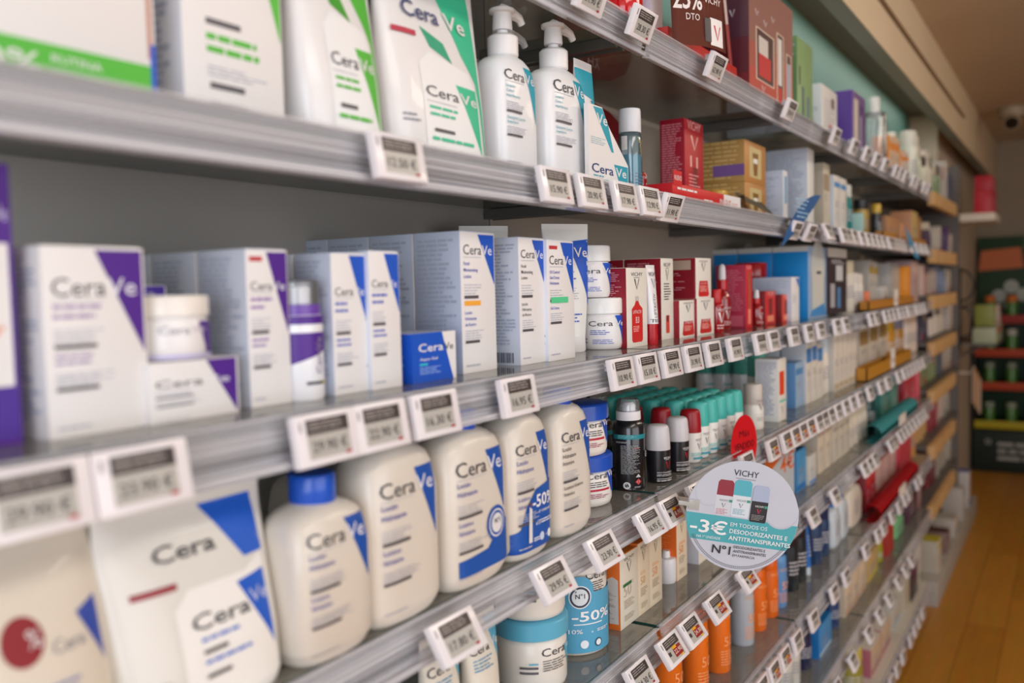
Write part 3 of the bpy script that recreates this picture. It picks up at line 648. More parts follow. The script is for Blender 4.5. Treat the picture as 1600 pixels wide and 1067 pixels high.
# ---- third shelf, nearest bay: purple and blue boxes
def art_side_p(d, h): return lines(d * .1, h * .9, d * .8, h * .8, 20, mat((170, 178, 200)), .45)
cart(2, -60, 36, 252, .065, .05, lambda w, h: [R_(0, 0, w, h, mat(PURP)), R_(0, h * .02, w * .96, h * .20, mat((74, 40, 150))), R_(0, h * .21, w * .92, h * .72, mat(WH)), T_('Ve', w * .72, h * .80, h * .06, mat((200, 190, 230)), w * .22, .6), R_(0, h * .39, w * .7, h * .41, mat(ORG)), R_(0, h * .31, w * .6, h * .33, mat((240, 160, 110)))] + lines(w * .2, h * .5, w * .6, h * .1, 4, mat((230, 150, 110)), .5), 'tall purple and white box with orange stripes', 'purple box with orange stripes', PURP)
cart(2, 78, 236, 386, .055, .06, lambda w, h: ac(w, h, PURP, tri=(.50, .42), tcol=(170, 150, 190), logo=.74), 'large white carton with purple corner', 'large purple-cornered carton', n=1)
cart(2, 236, 375, 562, .05, .055, lambda w, h: ac(w, h, PURP, tri=(.62, .02), logo=.58, tcol=(190, 180, 200), u0=.06, tbars=False), 'low white carton with purple corner under the jar', 'low purple-cornered carton')
cx, w, h = fit(2, 236, 375, 462, .05); hb = fit(2, 236, 375, 562, .05)[2]
o = jar(.030, h - hb, (238, 232, 224), WH, .32, [P_([(.008, .028), (.030, .028), (.030, .004), (.018, .004)], mat(PURP)), T_('Cera', -.022, .019, .006, mat(GREY), .022), T_('Ve', .002, .020, .006, mat((220, 210, 230)), .012), R_(-.04, .001, .04, .004, mat((196, 190, 226)))], ang=-.12)
o.location = (wx(282, .065, ZT[2] + hb), .078, ZT[2] + hb + .0006); reg(o, 2, '', 'white jar', 'jar', full='small white cream jar with purple label standing on the low purple-cornered carton')
cart(2, 218, 268, 447, .135, .04, lambda w, h: [R_(0, h * .90, w * .95, h, mat((70, 40, 160))), T_('Ve', w * .4, h * .91, h * .05, mat(WH))], 'purple-topped white carton behind the cream jar', 'purple-topped carton')
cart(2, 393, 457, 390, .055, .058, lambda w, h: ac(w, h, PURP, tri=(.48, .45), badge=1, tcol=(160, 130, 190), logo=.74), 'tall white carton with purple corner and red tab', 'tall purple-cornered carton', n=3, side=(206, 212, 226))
# serum bottle with clear cap
cx, w, h = fit(2, 460, 520, 436, .05); r = w / 2 * .93; hh = h
bm = bmesh.new(); lathe(bm, [(r * .94, 0), (r, .003), (r, hh * .44), (r, hh * .66), (r * .96, hh * .70), (r * .9, hh * .71)], 30); o = link('serum_bottle', bm, mat((240, 240, 244), .3, coat=.3), smooth=.8)
bm = bmesh.new(); lathe(bm, [(r * .93, hh * .70), (r * .93, hh * .79), (r * .6, hh * .80)], 26); link('purple_collar', bm, mat((110, 70, 170), .3), o, smooth=.7)
bm = bmesh.new(); lathe(bm, [(r * .55, hh * .8), (r * .55, hh * .93), (r * .4, hh * .95), (0, hh * .95)], 26); link('pump_button', bm, mat((224, 224, 228), .3), o, smooth=.7)
bm = bmesh.new(); lathe(bm, [(r * .9, hh * .79), (r * .9, hh * .98), (r * .8, hh), (0, hh)], 26); link('clear_cap', bm, M_CLEAR, o, smooth=.7)
cyl_decal(o, [P_([(-r * 1.4, hh * .56), (r * 1.4, hh * .56), (r * 1.4, hh * .46), (-r * 1.4, hh * .28)], mat(PURP)), R_(-r * 1.4, hh * .63, r * 1.4, hh * .70, mat(PURP)), T_('CeraVe', r * .25, hh * .22, r * .34, mat((150, 140, 170)), hh * .3, .4, rot=1.57), R_(-r * .5, hh * .13, r * .5, hh * .155, mat((60, 50, 60))), R_(r * .3, hh * .13, r * .55, hh * .155, mat((200, 170, 40)))], r)
put(o, 2, cx, .045, 2 * r, 'white and purple serum bottle with clear cap', 'purple serum bottle', 'bottle')
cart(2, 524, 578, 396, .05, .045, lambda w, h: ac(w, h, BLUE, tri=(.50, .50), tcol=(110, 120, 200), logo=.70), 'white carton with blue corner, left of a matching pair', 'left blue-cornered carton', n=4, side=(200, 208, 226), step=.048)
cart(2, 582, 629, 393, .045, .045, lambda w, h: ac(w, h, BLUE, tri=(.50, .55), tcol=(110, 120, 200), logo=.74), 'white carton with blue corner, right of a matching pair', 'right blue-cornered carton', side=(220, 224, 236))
def jb_art(w, h):
    return [R_(0, 0, w, h, mat(BLUE)), P_([(w * .68, h), (w, h), (w, 0), (w * .93, 0)], mat(WH)), T_('Cera', w * .14, h * .62, h * .17, mat(WH), w * .56, .7), T_('Ve', w * .72, h * .62, h * .15, mat(INK), w * .22, .4), T_('Aqua Gel', w * .16, h * .44, h * .06, mat(WH), w * .4, .4), R_(w * .16, h * .34, w * .34, h * .38, mat((60, 200, 210)))] + lines(w * .16, h * .30, w * .6, h * .16, 4, mat((160, 190, 240)), .35)
cart(2, 645, 713, 519, .045, .058, jb_art, 'small blue carton with white corner', 'small blue carton', (20, 90, 210), (20, 88, 208), sideart=lambda d, h: lines(d * .1, h * .8, d * .8, h * .5, 6, mat((110, 150, 230)), .4), topc=(190, 200, 230), rot=0)
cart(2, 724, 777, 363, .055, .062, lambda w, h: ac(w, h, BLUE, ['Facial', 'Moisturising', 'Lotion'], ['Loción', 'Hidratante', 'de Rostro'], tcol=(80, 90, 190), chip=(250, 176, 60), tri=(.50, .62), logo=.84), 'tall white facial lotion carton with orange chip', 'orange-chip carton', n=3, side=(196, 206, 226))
def bar_side(d, h): return lines(d * .07, h * .95, d * .86, h * .80, 30, mat((176, 184, 204)), .5) + [R_(d * (.1 + .045 * i), h * .02, d * (.1 + .045 * i + (.03 if i % 3 else .018)), h * .10, mat((90, 96, 110))) for i in range(17)]
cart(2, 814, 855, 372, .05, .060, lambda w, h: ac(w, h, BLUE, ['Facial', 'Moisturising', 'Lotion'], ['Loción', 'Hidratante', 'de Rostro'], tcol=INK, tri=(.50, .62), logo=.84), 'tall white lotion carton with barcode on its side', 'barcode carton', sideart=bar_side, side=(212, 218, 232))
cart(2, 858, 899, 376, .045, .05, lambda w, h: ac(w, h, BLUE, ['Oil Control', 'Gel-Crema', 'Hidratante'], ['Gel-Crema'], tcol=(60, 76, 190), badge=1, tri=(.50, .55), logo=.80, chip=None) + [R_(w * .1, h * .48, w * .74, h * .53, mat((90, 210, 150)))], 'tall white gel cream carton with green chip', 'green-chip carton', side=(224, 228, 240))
w = .072; cx = wx(884, .108, ZT[2] + .1); h = wz(350, cx, .108) - ZT[2]
o = tube_pack(w, h, (236, 236, 232), WH, [P_([(w * .50, h * .86), (w * .97, h * .88), (w * .93, h * .36)], mat(BLUE)), T_('Cera', w * .02, h * .73, h * .075, mat(INK), w * .58), T_('Ve', w * .62, h * .74, h * .08, mat(WH), w * .30, .5)] + lines(w * .28, h * .63, w * .4, h * .08, 3, mat((60, 90, 200)), .4) + lines(w * .28, h * .5, w * .45, h * .1, 5, mat(LG), .3) + lines(w * .3, h * .3, w * .4, h * .08, 3, mat((60, 90, 200)), .4), capf=.12)
put(o, 2, cx, .0805, .055, 'large white squeeze tube with blue corner', 'large blue-cornered tube', 'tube', rot=-36)
o = copy_thing(o, (cx - .06, .205, ZT[2]), -.7); reg(o, 2, '', 'rear tube', 'tube', full='white squeeze tube at the back behind the tall lotion cartons, third shelf')
def cjar(h, lid, col=BLUE): return [P_([(.006, h * .66), (.040, h * .66), (.040, h * .10), (.030, h * .10)], mat(col)), T_('Cera', -.034, h * .46, h * .105, mat(INK), .036), T_('Ve', .006, h * .46, h * .105, mat(WH), .020, .5)] + lines(-.032, h * .38, .036, h * .1, 3, mat((70, 90, 190)), .4) + lines(-.05, h * .22, .018, h * .1, 3, mat((80, 80, 90)), .4) + lines(-.028, h * .2, .04, h * .1, 3, mat((90, 110, 200)), .35)
cx, w, h1 = fit(2, 921, 966, 466, .055); r = .031; o = jar(r, h1, (240, 240, 238), WH, .30, cjar(h1, 0)); put(o, 2, wx(940, .055 + r, ZT[2]), .055, 2 * r, 'white cream jar with blue corner, lower of two stacked', 'lower white jar', 'jar')
o2 = copy_thing(o, (o.location.x - .012, o.location.y + .012, ZT[2] + h1 + .001)); reg(o2, 2, '', 'upper white jar', 'jar', full='white cream jar with blue corner stacked on top of another white jar')
# ---- third shelf, red boxes
DR = (150, 18, 38)
cart(2, 980, 1012, 419, .05, .07, lambda w, h: art_v(w, h, pic='bottle'), 'white carton with dark red side and red bottle picture', 'red-bottle carton', (236, 232, 222), DR, sideart=lambda d, h: art_small(d, h, mat((206, 130, 140)), 34), topc=(224, 216, 206))
cx, w, h = fit(2, 1010, 1033, 414, .05)
o = tube_pack(.032, h, (240, 240, 242), (186, 14, 30), [T_('VICHY', .016, h * .86, .0065, mat(INK), .026, .4, 'c')] + V_(.009, h * .70, .014, h * .13, mat(GREY)) + [T_('LIFTACTIV', .014, h * .34, .0055, mat(INK), h * .30, 0, rot=1.57), T_('SPECIALIST', .022, h * .36, .003, mat((220, 130, 40)), h * .26, .4, rot=1.57), T_('TESTER', .005, h * .28, .005, mat(INK), .022, .5)], capf=.26, rc=.0105)
put(o, 2, wx(1021, .05, ZT[2]), .042, .024, 'white squeeze tube with dark red cap marked tester', 'tester tube', 'tube')
cart(2, 1034, 1053, 404, .075, .065, lambda w, h: art_v(w, h, pic='wand'), 'narrow white and dark red carton', 'narrow dark red carton', (236, 232, 222), DR, sideart=lambda d, h: art_small(d, h, mat((206, 130, 140)), 30), n=2, topc=(224, 216, 206))
pa = lambda w, h: art_v(w, h, pic='pot', vh=h * .2)
o = cart(2, 1062, 1089, 469, .065, .06, pa, 'small white carton with red jar picture, lower left of three', 'lower left jar carton', (238, 234, 226), DR, sideart=None, topc=(230, 222, 212))
h1 = o.dimensions.z
o = cart(2, 1089.5, 1116, 466, .06, .06, pa, 'small white carton with red jar picture, lower right of three', 'lower right jar carton', (238, 234, 226), DR, sideart=None, topc=(230, 222, 212))
def slots(d, h): return [R_(d * .05, h * .05, d * .97, h * .97, mat((140, 14, 34))), R_(d * .1, h * .72, d * .5, h * .95, mat((196, 170, 150))), R_(d * .55, h * .72, d * .93, h * .95, mat((190, 166, 148)))] + lines(d * .08, h * .64, d * .8, h * .5, 10, mat((214, 150, 158)), .3)
o = cart(2, 1088, 1112, 403, .068, .125, pa, 'white and dark red jar carton, top of the three', 'top jar carton', (238, 234, 226), DR, sideart=slots, topc=(226, 214, 206)); hh = fit(2, 1088, 1112, 402, .068)[2]
s_ = (hh - h1 - .002) / hh; o.scale = (1, 1, s_); o.location.z += h1 + .001
def dropper_at(px, y, top, r, desc, nick):
    h = wz(top, wx(px, y, ZT[2]), y) - ZT[2]; o = dropper(h, r); put(o, 2, wx(px, y, ZT[2]), y - r, 2 * r, desc, nick, 'bottle')
x = wx(1121, .062, ZT[2]); o = cylbottle(wz(452, x, .05) - ZT[2], .0135, (160, 14, 24), (190, 16, 26), .30, .010, art=[T_('VICHY', -.010, .040, .005, mat(WH), .02)] + V_(-.008, .018, .014, .02, mat(WH)) + lines(-.01, .015, .02, .01, 2, mat((240, 200, 200)), .4), rough=.12, name='serum_bottle')
put(o, 2, x, .05, .027, 'short red serum bottle beside the white jar cartons', 'short red serum bottle', 'bottle')
dropper_at(1129, .098, 412, .0165, 'tall red dropper bottle with white rubber bulb', 'tall red dropper')
cart(2, 1166, 1176, 414, .06, .062, lambda w, h: [T_('VICHY', w * .5, h * .93, w * .16, mat((250, 200, 200)), w * .7, 0, 'c'), R_(w * .42, h * .3, w * .62, h * .88, mat((150, 110, 80))), R_(w * .3, h * .06, w * .7, h * .3, mat((240, 140, 120)))], 'tall crimson carton with pinkish side', 'tall crimson carton', (206, 38, 50), (176, 44, 72), sideart=lambda d, h: lines(d * .12, h * .92, d * .8, h * .66, 18, mat((206, 110, 130)), .4) + [R_(d * .1, h * .03, d * .9, h * .2, mat((200, 90, 110)))], topc=(200, 70, 80))
cx = wx(1192, .14, ZT[2]); o = jar(.038, wz(410, cx, .14) - ZT[2] - .035, (170, 10, 16), (176, 12, 18), .30, [T_('VICHY', .0, .03, .005, mat((240, 200, 200)), .02)], rough=.15); put(o, 2, cx, .13, .076, 'big glossy red jar standing on a red box', 'big red jar', 'jar', dz=.0345)
bm = bmesh.new(); bx(bm, -.045, -.04, 0, .045, .04, .034, bev=.001); o = link('riser_box', bm, mat((150, 10, 16), .25), smooth=.6); put(o, 2, cx, .128, .08, 'low red box carrying the big red jar', 'low red box', 'box')
dropper_at(1182, .075, 452, .014, 'dark red serum bottle between the red cartons', 'dark red serum')
rv = lambda w, h: [T_('VICHY', w * .5, h * .86, w * .14, mat((250, 190, 180)), w * .6, 0, 'c')] + [R_(w * .34, h * .3, w * .66, h * .78, mat((130, 40, 40))), R_(w * .2, h * .08, w * .8, h * .26, mat((236, 140, 110)))]
cart(2, 1196, 1212, 455, .065, .055, rv, 'red carton with dark bottle picture in the middle', 'middle red carton', (206, 50, 54), (130, 12, 22), sideart=None)
cart(2, 1222, 1234, 460, .06, .055, rv, 'small orange-red carton with bottle picture', 'small orange-red carton', (214, 70, 50), (130, 12, 22), sideart=None)
cart(2, 1237, 1249, 433, .050, .09, lambda w, h: [P_([(w * .55, h * .97), (w * .95, h * .97), (w * .95, h * .75)], mat((40, 110, 200)))] + lines(w * .1, h * .6, w * .7, h * .2, 5, mat(LG), .4), 'white carton with blue mark in front of the big blue box', 'white carton by the blue box', WH, (200, 208, 226))
ba = lambda w, h: [C_(w * .5, h * .72, w * .34, mat((196, 200, 196))), R_(w * .2, h * .12, w * .8, h * .72, mat((206, 206, 198))), R_(w * .42, h * .62, w * .66, h * .66, mat((60, 70, 80)))] + [P_([(w * .05, h * .03), (w * .95, h * .03), (w * .8, h * .2), (w * .2, h * .12)], mat((70, 140, 200)))]
o = cart(2, 1263, 1293, 386, .045, .085, ba, 'big bright blue box with pale bottle picture', 'big blue box', (150, 176, 206), (0, 136, 210), sideart=lambda d, h: [R_(0, h * .93, d, h, mat((206, 204, 198)))], topc=(206, 200, 190), n=2)

# ---- fourth shelf, nearest bay: big bottles
loc_art = lambda w, h: ac(w, h, (24, 80, 170), ['Loción', 'Hidratante'], ['Lozione', 'Idratante'], tcol=(70, 84, 170), tri=(.60, .47), logo=.82, ts=1.5)
def wrap_badge(o, S, w, bh):
    k = mat((20, 82, 170)); e = [P_([(w * .10, bh * .10), (w * .95, bh * .10), (w * .95, bh * .36), (w * .80, bh * .38), (w * .55, bh * .22), (w * .10, bh * .20)], k), C_(w * .70, bh * .36, w * .17, k), C_(w * .70, bh * .36, w * .135, mat(WH)), C_(w * .70, bh * .36, w * .12, k), C_(w * .70, bh * .36, w * .095, mat((226, 226, 226))), T_('N°1', w * .70, bh * .36, w * .05, mat((40, 50, 70)), None, .5, 'c')]
    decal('promotional_sleeve', e, lambda u, v, q: S(u, v, q + .0007), o, curved=w / 16)
def wrap_50(o, S, w, bh):
    k = mat((20, 82, 170)); W_ = mat((238, 240, 244))
    e = [P_([(0.02 * w, bh * .06), (w * .96, bh * .06), (w * .96, bh * .50), (w * .5, bh * .46), (w * .28, bh * .36), (w * .14, bh * .22), (w * .02, bh * .2)], k), T_('-50%', w * .40, bh * .34, bh * .085, W_, w * .54, 1), T_('2ª UNIDAD', w * .55, bh * .295, bh * .018, W_, w * .3, .4), T_('x13', w * .46, bh * .22, bh * .03, W_, w * .12, .6), C_(w * .62, bh * .13, w * .055, mat((200, 214, 236))), C_(w * .82, bh * .13, w * .055, W_), T_('+', w * .70, bh * .12, bh * .025, W_)]
    e += lines(w * .60, bh * .245, w * .32, bh * .03, 2, W_, .5) + lines(w * .40, bh * .14, w * .15, bh * .03, 2, W_, .5) + [P_([(w * .28, bh * .12), (w * .36, bh * .12), (w * .37, bh * .34), (w * .31, bh * .36)], mat((226, 226, 226))), C_(w * .34, bh * .375, w * .025, mat((120, 80, 60)))]
    decal('promotional_sleeve', e, lambda u, v, q: S(u, v, q + .0007), o, curved=w / 16)
def tub_art(w, h): return [C_(w * .585, h * .58, w * .10, mat((140, 20, 34))), T_('%', w * .60, h * .55, h * .07, mat(WH)), P_([(w * .86, h * .62), (w * .985, h * .66), (w * .985, h * .40)], mat((50, 76, 170))), T_('Cera', w * .71, h * .50, h * .055, mat(GREY), w * .17), R_(0, 0, w * .98, h * .14, mat((24, 80, 170))), C_(w * .8, h * .14, w * .14, mat((24, 80, 170))), C_(w * .8, h * .12, w * .10, mat((200, 210, 226)))] + lines(w * .62, h * .40, w * .2, h * .12, 4, mat((130, 140, 190)), .4)
cx, w, h = fitd(3, -230, 158, 826, .012, .09, .5, .5); o = pouch(w, h, .09, (224, 214, 198), tub_art(w, h)); put(o, 3, cx, .012, .09, 'large cream pouch with dark red disc and blue sleeve', 'cream pouch with red disc', 'pouch')
cx, w, h = fitd(3, 158, 414, 640, .012, .075, .5, .5); h = min(h, .152)
def rp(w, h): return [P_([(w * .60, h * .95), (w * .98, h * .95), (w * .98, h * .66), (w * .82, h * .66)], mat((20, 90, 200))), P_([(w * .30, h * .02), (w * .96, h * .02), (w * .955, h * .66), (w * .80, h * .60), (w * .40, h * .60), (w * .30, h * .52)], mat((240, 238, 234))), P_([(w * .72, h * .56), (w * .945, h * .58), (w * .945, h * .20)], mat((20, 90, 200))), T_('Cera', w * .38, h * .41, h * .075, mat(INK), w * .40, .5), T_('Ve', w * .79, h * .44, h * .070, mat((190, 200, 236)), w * .15, .4), R_(w * .08, h * .615, w * .34, h * .645, mat((150, 50, 60))), T_('Cera', w * .24, h * .74, h * .08, mat(INK), w * .40, .4)] + lines(w * .42, h * .37, w * .34, h * .03, 1, mat((80, 120, 210)), .5) + [R_(w * .42, h * .30, w * .58, h * .318, mat((90, 84, 84)))] + lines(w * .42, h * .27, w * .34, h * .03, 1, mat((80, 120, 210)), .5) + [R_(w * .42, h * .19, w * .58, h * .208, mat((90, 84, 84)))] + lines(w * .10, h * .24, w * .12, h * .04, 2, mat(GREY), .4)
o = pouch(w, h, .075, (222, 219, 212), rp(w, h)); put(o, 3, cx, .012, .075, 'white refill pouch with deep blue top corner', 'blue-cornered refill pouch', 'pouch')
bot(3, 414, 560, 738, .002, .062, loc_art, 'white lotion bottle with bright blue cap, shortest of the row', 'short lotion bottle', wrap=None, capw=.42)
bot(3, 530, 666, 655, .004, .062, loc_art, 'white lotion bottle with plain front label', 'plain lotion bottle', capw=.40, caph=.09)
bot(3, 652, 771, 637, .002, .062, loc_art, 'white lotion bottle with round blue seal sleeve', 'blue-seal lotion bottle', wrap=wrap_badge, capw=.40, caph=.09)
bot(3, 754, 840, 614, .003, .058, loc_art, 'white lotion bottle with blue half-price sleeve', 'half-price lotion bottle', wrap=wrap_50, capw=.40, caph=.09)
bot(3, 831, 906, 604, .006, .055, lambda w, h: ac(w, h, (24, 80, 170), ['Loción', 'Hidratante', 'Intensiva'], ['Lozione Idratante', 'Intensiva'], tcol=INK, tri=(.62, .47), logo=.82, ts=1.4), 'white lotion bottle beside the stacked blue-lidded jars', 'intensive lotion bottle', capw=.40, caph=.09)
for px, l in ((470, 'leftmost'), (600, 'middle'), (700, 'rightmost')):   # second rank
    o = bot(3, px - 38, px + 30, 712, .13, .06, None, '', 'rear bottle', capw=.4); ITEMS[-1]['full'] = '%s of the blue-capped white lotion bottles standing in the back rank' % l
def bj(h, r): return [R_(-r * 1.3, h * .70, -r * .35, h * .755, mat((190, 40, 60))), T_('Cera', -r * .30, h * .56, h * .13, mat(INK), r * .78), T_('Ve', r * .52, h * .57, h * .12, mat(WH), r * .34, .4), P_([(r * .46, h * .66), (r * .95, h * .66), (r * .95, h * .2), (r * .75, h * .3)], mat((30, 76, 180))), R_(-r * .25, h * .32, r * .6, h * .36, mat((190, 30, 60)))] + lines(-r * .25, h * .50, r * .8, h * .12, 3, mat(INK), .4) + [R_(-r * 1.1, h * .36, -r * .45, h * .395, mat((100, 96, 100))), R_(-r * 1.1, h * .27, -r * .45, h * .305, mat((100, 96, 100)))] + lines(-r * .25, h * .27, r * .8, h * .1, 3, mat((160, 60, 90)), .4)
r = .0455; cx = wx(906, .035 + r, ZT[3]); hj = wz(712, cx - .02, .05) - ZT[3]
o = jar(r, hj, (20, 80, 190), (238, 234, 228), .30, bj(hj, r), lr=1.02); put(o, 3, cx, .035, 2 * r, 'white body cream jar with blue lid, lower of two', 'lower blue-lidded jar', 'jar')
o2 = copy_thing(o, (cx - .012, o.location.y, ZT[3] + hj + .001)); reg(o2, 3, '', 'upper blue-lidded jar', 'jar', full='white body cream jar with blue lid stacked on an identical jar')
# black aerosol
cx = wx(984, .055, ZT[3]); h = wz(623, cx, .03) - ZT[3]; r = .0235
bm = bmesh.new(); lathe(bm, [(r * .94, 0), (r, .0015), (r * .985, .004), (r, .006), (r, h * .66), (r * .93, h * .72), (r * .76, h * .765), (r * .72, h * .77)], 36); o = link('aerosol_can', bm, mat((26, 26, 30), .22, coat=.4), smooth=.8)
bm = bmesh.new(); lathe(bm, [(r * .76, h * .765), (r * .78, h * .775), (r * .76, h * .86), (r * .6, h * .865)], 30); lathe(bm, [(r * .45, h * .86), (r * .45, h * .92), (r * .3, h * .955), (0, h * .96)], 24); link('spray_nozzle', bm, mat((232, 230, 232), .35), o, smooth=.7)
bm = bmesh.new(); lathe(bm, [(r * .72, h * .865), (r * .72, h * .96), (r * .6, h * .995), (0, h)], 30); link('clear_cap', bm, M_CLEAR, o, smooth=.7)
e = [R_(-r * 1.5, h * .565, r * 1.5, h * .615, mat((20, 130, 140)))] + lines(-r * 1.1, h * .61, r * 1.3, h * .04, 4, mat((150, 220, 220)), .3) + lines(-r * 1.2, h * .54, r * .8, h * .02, 2, mat((200, 200, 200)), .4) + lines(-r * .9, h * .50, r * 1.2, h * .32, 26, mat((170, 170, 172)), .35) + [R_(-r * .1, h * .46, r * .2, h * .467, mat((190, 60, 40)))]
e += [P_([(-r * .05, h * .10), (r * .15, h * .135), (r * .35, h * .10), (r * .15, h * .065)], mat((206, 60, 70))), P_([(r * .03, h * .10), (r * .15, h * .121), (r * .27, h * .10), (r * .15, h * .079)], mat((230, 226, 226))), C_(r * .15, h * .1, r * .05, mat(BLK), 10), P_([(-r * .02, h * .15), (r * .32, h * .15), (r * .15, h * .185)], mat((220, 220, 220))), P_([(r * .06, h * .156), (r * .24, h * .156), (r * .15, h * .174)], mat(BLK)), C_(-r * .55, h * .06, r * .22, mat((220, 220, 220))), C_(-r * .55, h * .06, r * .13, mat(BLK))] + lines(-r * .1, h * .05, r * .5, h * .02, 3, mat((200, 200, 200)), .4)
e += [C_(r * .95, h * .39, r * .2, mat((200, 200, 200))), C_(r * .95, h * .39, r * .16, mat(BLK)), T_('48h', r * .95, h * .383, r * .09, mat(WH), None, 0, 'c')]
cyl_decal(o, e, r, ang=.0); put(o, 3, cx, .032, 2 * r, 'black aerosol can with teal band and clear cap', 'black aerosol', 'can')
o.rotation_euler.z = math.radians(-42); 
c = copy_thing(o, (cx + .012, o.location.y + .058, ZT[3])); reg(c, 3, '', 'rear aerosol', 'can', full='black aerosol can with clear cap half hidden behind the front aerosol')
# roll-on deodorants
def roll(px, y, top, kind, cap, body, full, proto=None):
    x = wx(px, y, ZT[3])
    if proto: o = copy_thing(proto, (x, y, ZT[3]))
    else:
        h = wz(top, x, y - .015) - ZT[3]; o = roll_on(h, .0185, cap, body, kind); o.location = (x, y, ZT[3]); o.rotation_euler.z = math.radians(0)
    reg(o, 3, '', ' '.join(full.split()[:4]), 'deodorant', full=full); return o
GC = (206, 202, 204); HM = roll(1029, .034, 664, 'homme', GC, (30, 28, 32), 'black roll-on deodorant with white cap beside the aerosol, front corner')
roll(1059, .037, 0, 'homme', GC, (30, 28, 32), 'black roll-on deodorant with grey cap before the red-capped ones', HM)
_r2 = roll(1022, .082, 0, 'homme', GC, (30, 28, 32), 'black roll-on deodorant with white cap, second row behind the front corner one', HM)
_r2.location = (HM.location.x, .082, ZT[3])
RC = roll(1079, .046, 640, 'red', (156, 14, 30), (236, 234, 230), 'white roll-on deodorant with dark red cap, front of its column')
for k, l in enumerate(('second', 'third')):
    _r2 = roll(1050, .1, 0, '', 0, 0, 'white roll-on deodorant with dark red cap, %s in its column' % l, RC); _r2.location = (RC.location.x, .046 + .052 * (k + 1), ZT[3])
TC = (70, 184, 174); TQ = None
cn = ['nearest the red caps', 'second from the red caps', 'third from the red caps', 'fourth from the red caps', 'rightmost']
rn = ['front', 'second', 'third', 'fourth', 'fifth']
for c_ in range(5):
    for k in range(5):
        y = .050 + .0425 * k; x = RC.location.x + .047 + .0465 * c_
        if TQ is None:
            TQ = roll_on(wz(630, 1.45, .035) - ZT[3], .0195, TC, (238, 238, 234), 'teal'); o = TQ
            o.dimensions
        else: o = copy_thing(TQ, (0, 0, 0))
        o.location = (x, y, ZT[3]); ITEMS.append(dict(o=o, row=3, x=x, y=y, desc='', nick='teal-capped deodorants', full='teal-capped white roll-on deodorant, %s rank, column %s' % (rn[k], cn[c_]))); o['category'] = 'deodorant'; o['group'] = 'teal-capped roll-on deodorants'
def can(row, px, top, y, r, body, cap, desc, nick, capf=.25, art=None, capr=None, n=0, step=0, **k):
    x = wx(px, y + r, ZT[row]); h = wz(top, x, y) - ZT[row]; o = cylbottle(h, r, body, cap, capf, art=art(r, h) if art else None, capr=capr, **k)
    put(o, row, x, y, 2 * r, desc, nick, 'bottle')
    if n: behind(o, n, step or 2 * r + .002, row, desc, nick, 'bottle')
    return o
va = lambda c: (lambda r, h: [T_('VICHY', -r * .5, h * .62, r * .2, mat((80, 80, 90)), r * .9)] + V_(-r * .3, h * .42, r * .55, h * .15, mat((80, 80, 90))) + [R_(-r * .8, h * .33, r * .8, h * .35, mat(c))] + lines(-r * .5, h * .28, r, h * .1, 3, mat(GREY), .35))
can(3, 1177, 600, .035, .021, (234, 228, 218), (206, 196, 188), 'short cream-coloured roll-on with greyish cap', 'cream roll-on', .45, va((220, 216, 206)), capr=.019, name='roll_on_deodorant')
for k, (px, y) in enumerate(((1183, .085), (1160, .135), (1131, .180), (1103, .222))):
    can(3, px, 520, y, .0225, (238, 238, 240), (84, 176, 158), '', 'teal-topped aerosol', .52, va((100, 200, 190)), name='aerosol_can'); ITEMS[-1]['full'] = 'tall white aerosol with sea-green top, %s one counting back from the cream roll-on' % ['first', 'second', 'third', 'fourth'][k]
cart(3, 1217, 1229, 560, .032, .05, lambda w, h: [R_(w * .1, h * .42, w * .7, h * .80, mat((226, 70, 30))), R_(w * .1, h * .3, w * .9, h * .34, mat((110, 200, 180)))] + V_(w * .3, h * .1, w * .4, h * .14, mat(GREY)), 'white deodorant carton with orange-red stripe', 'orange-striped carton', (230, 224, 212), (236, 236, 234))

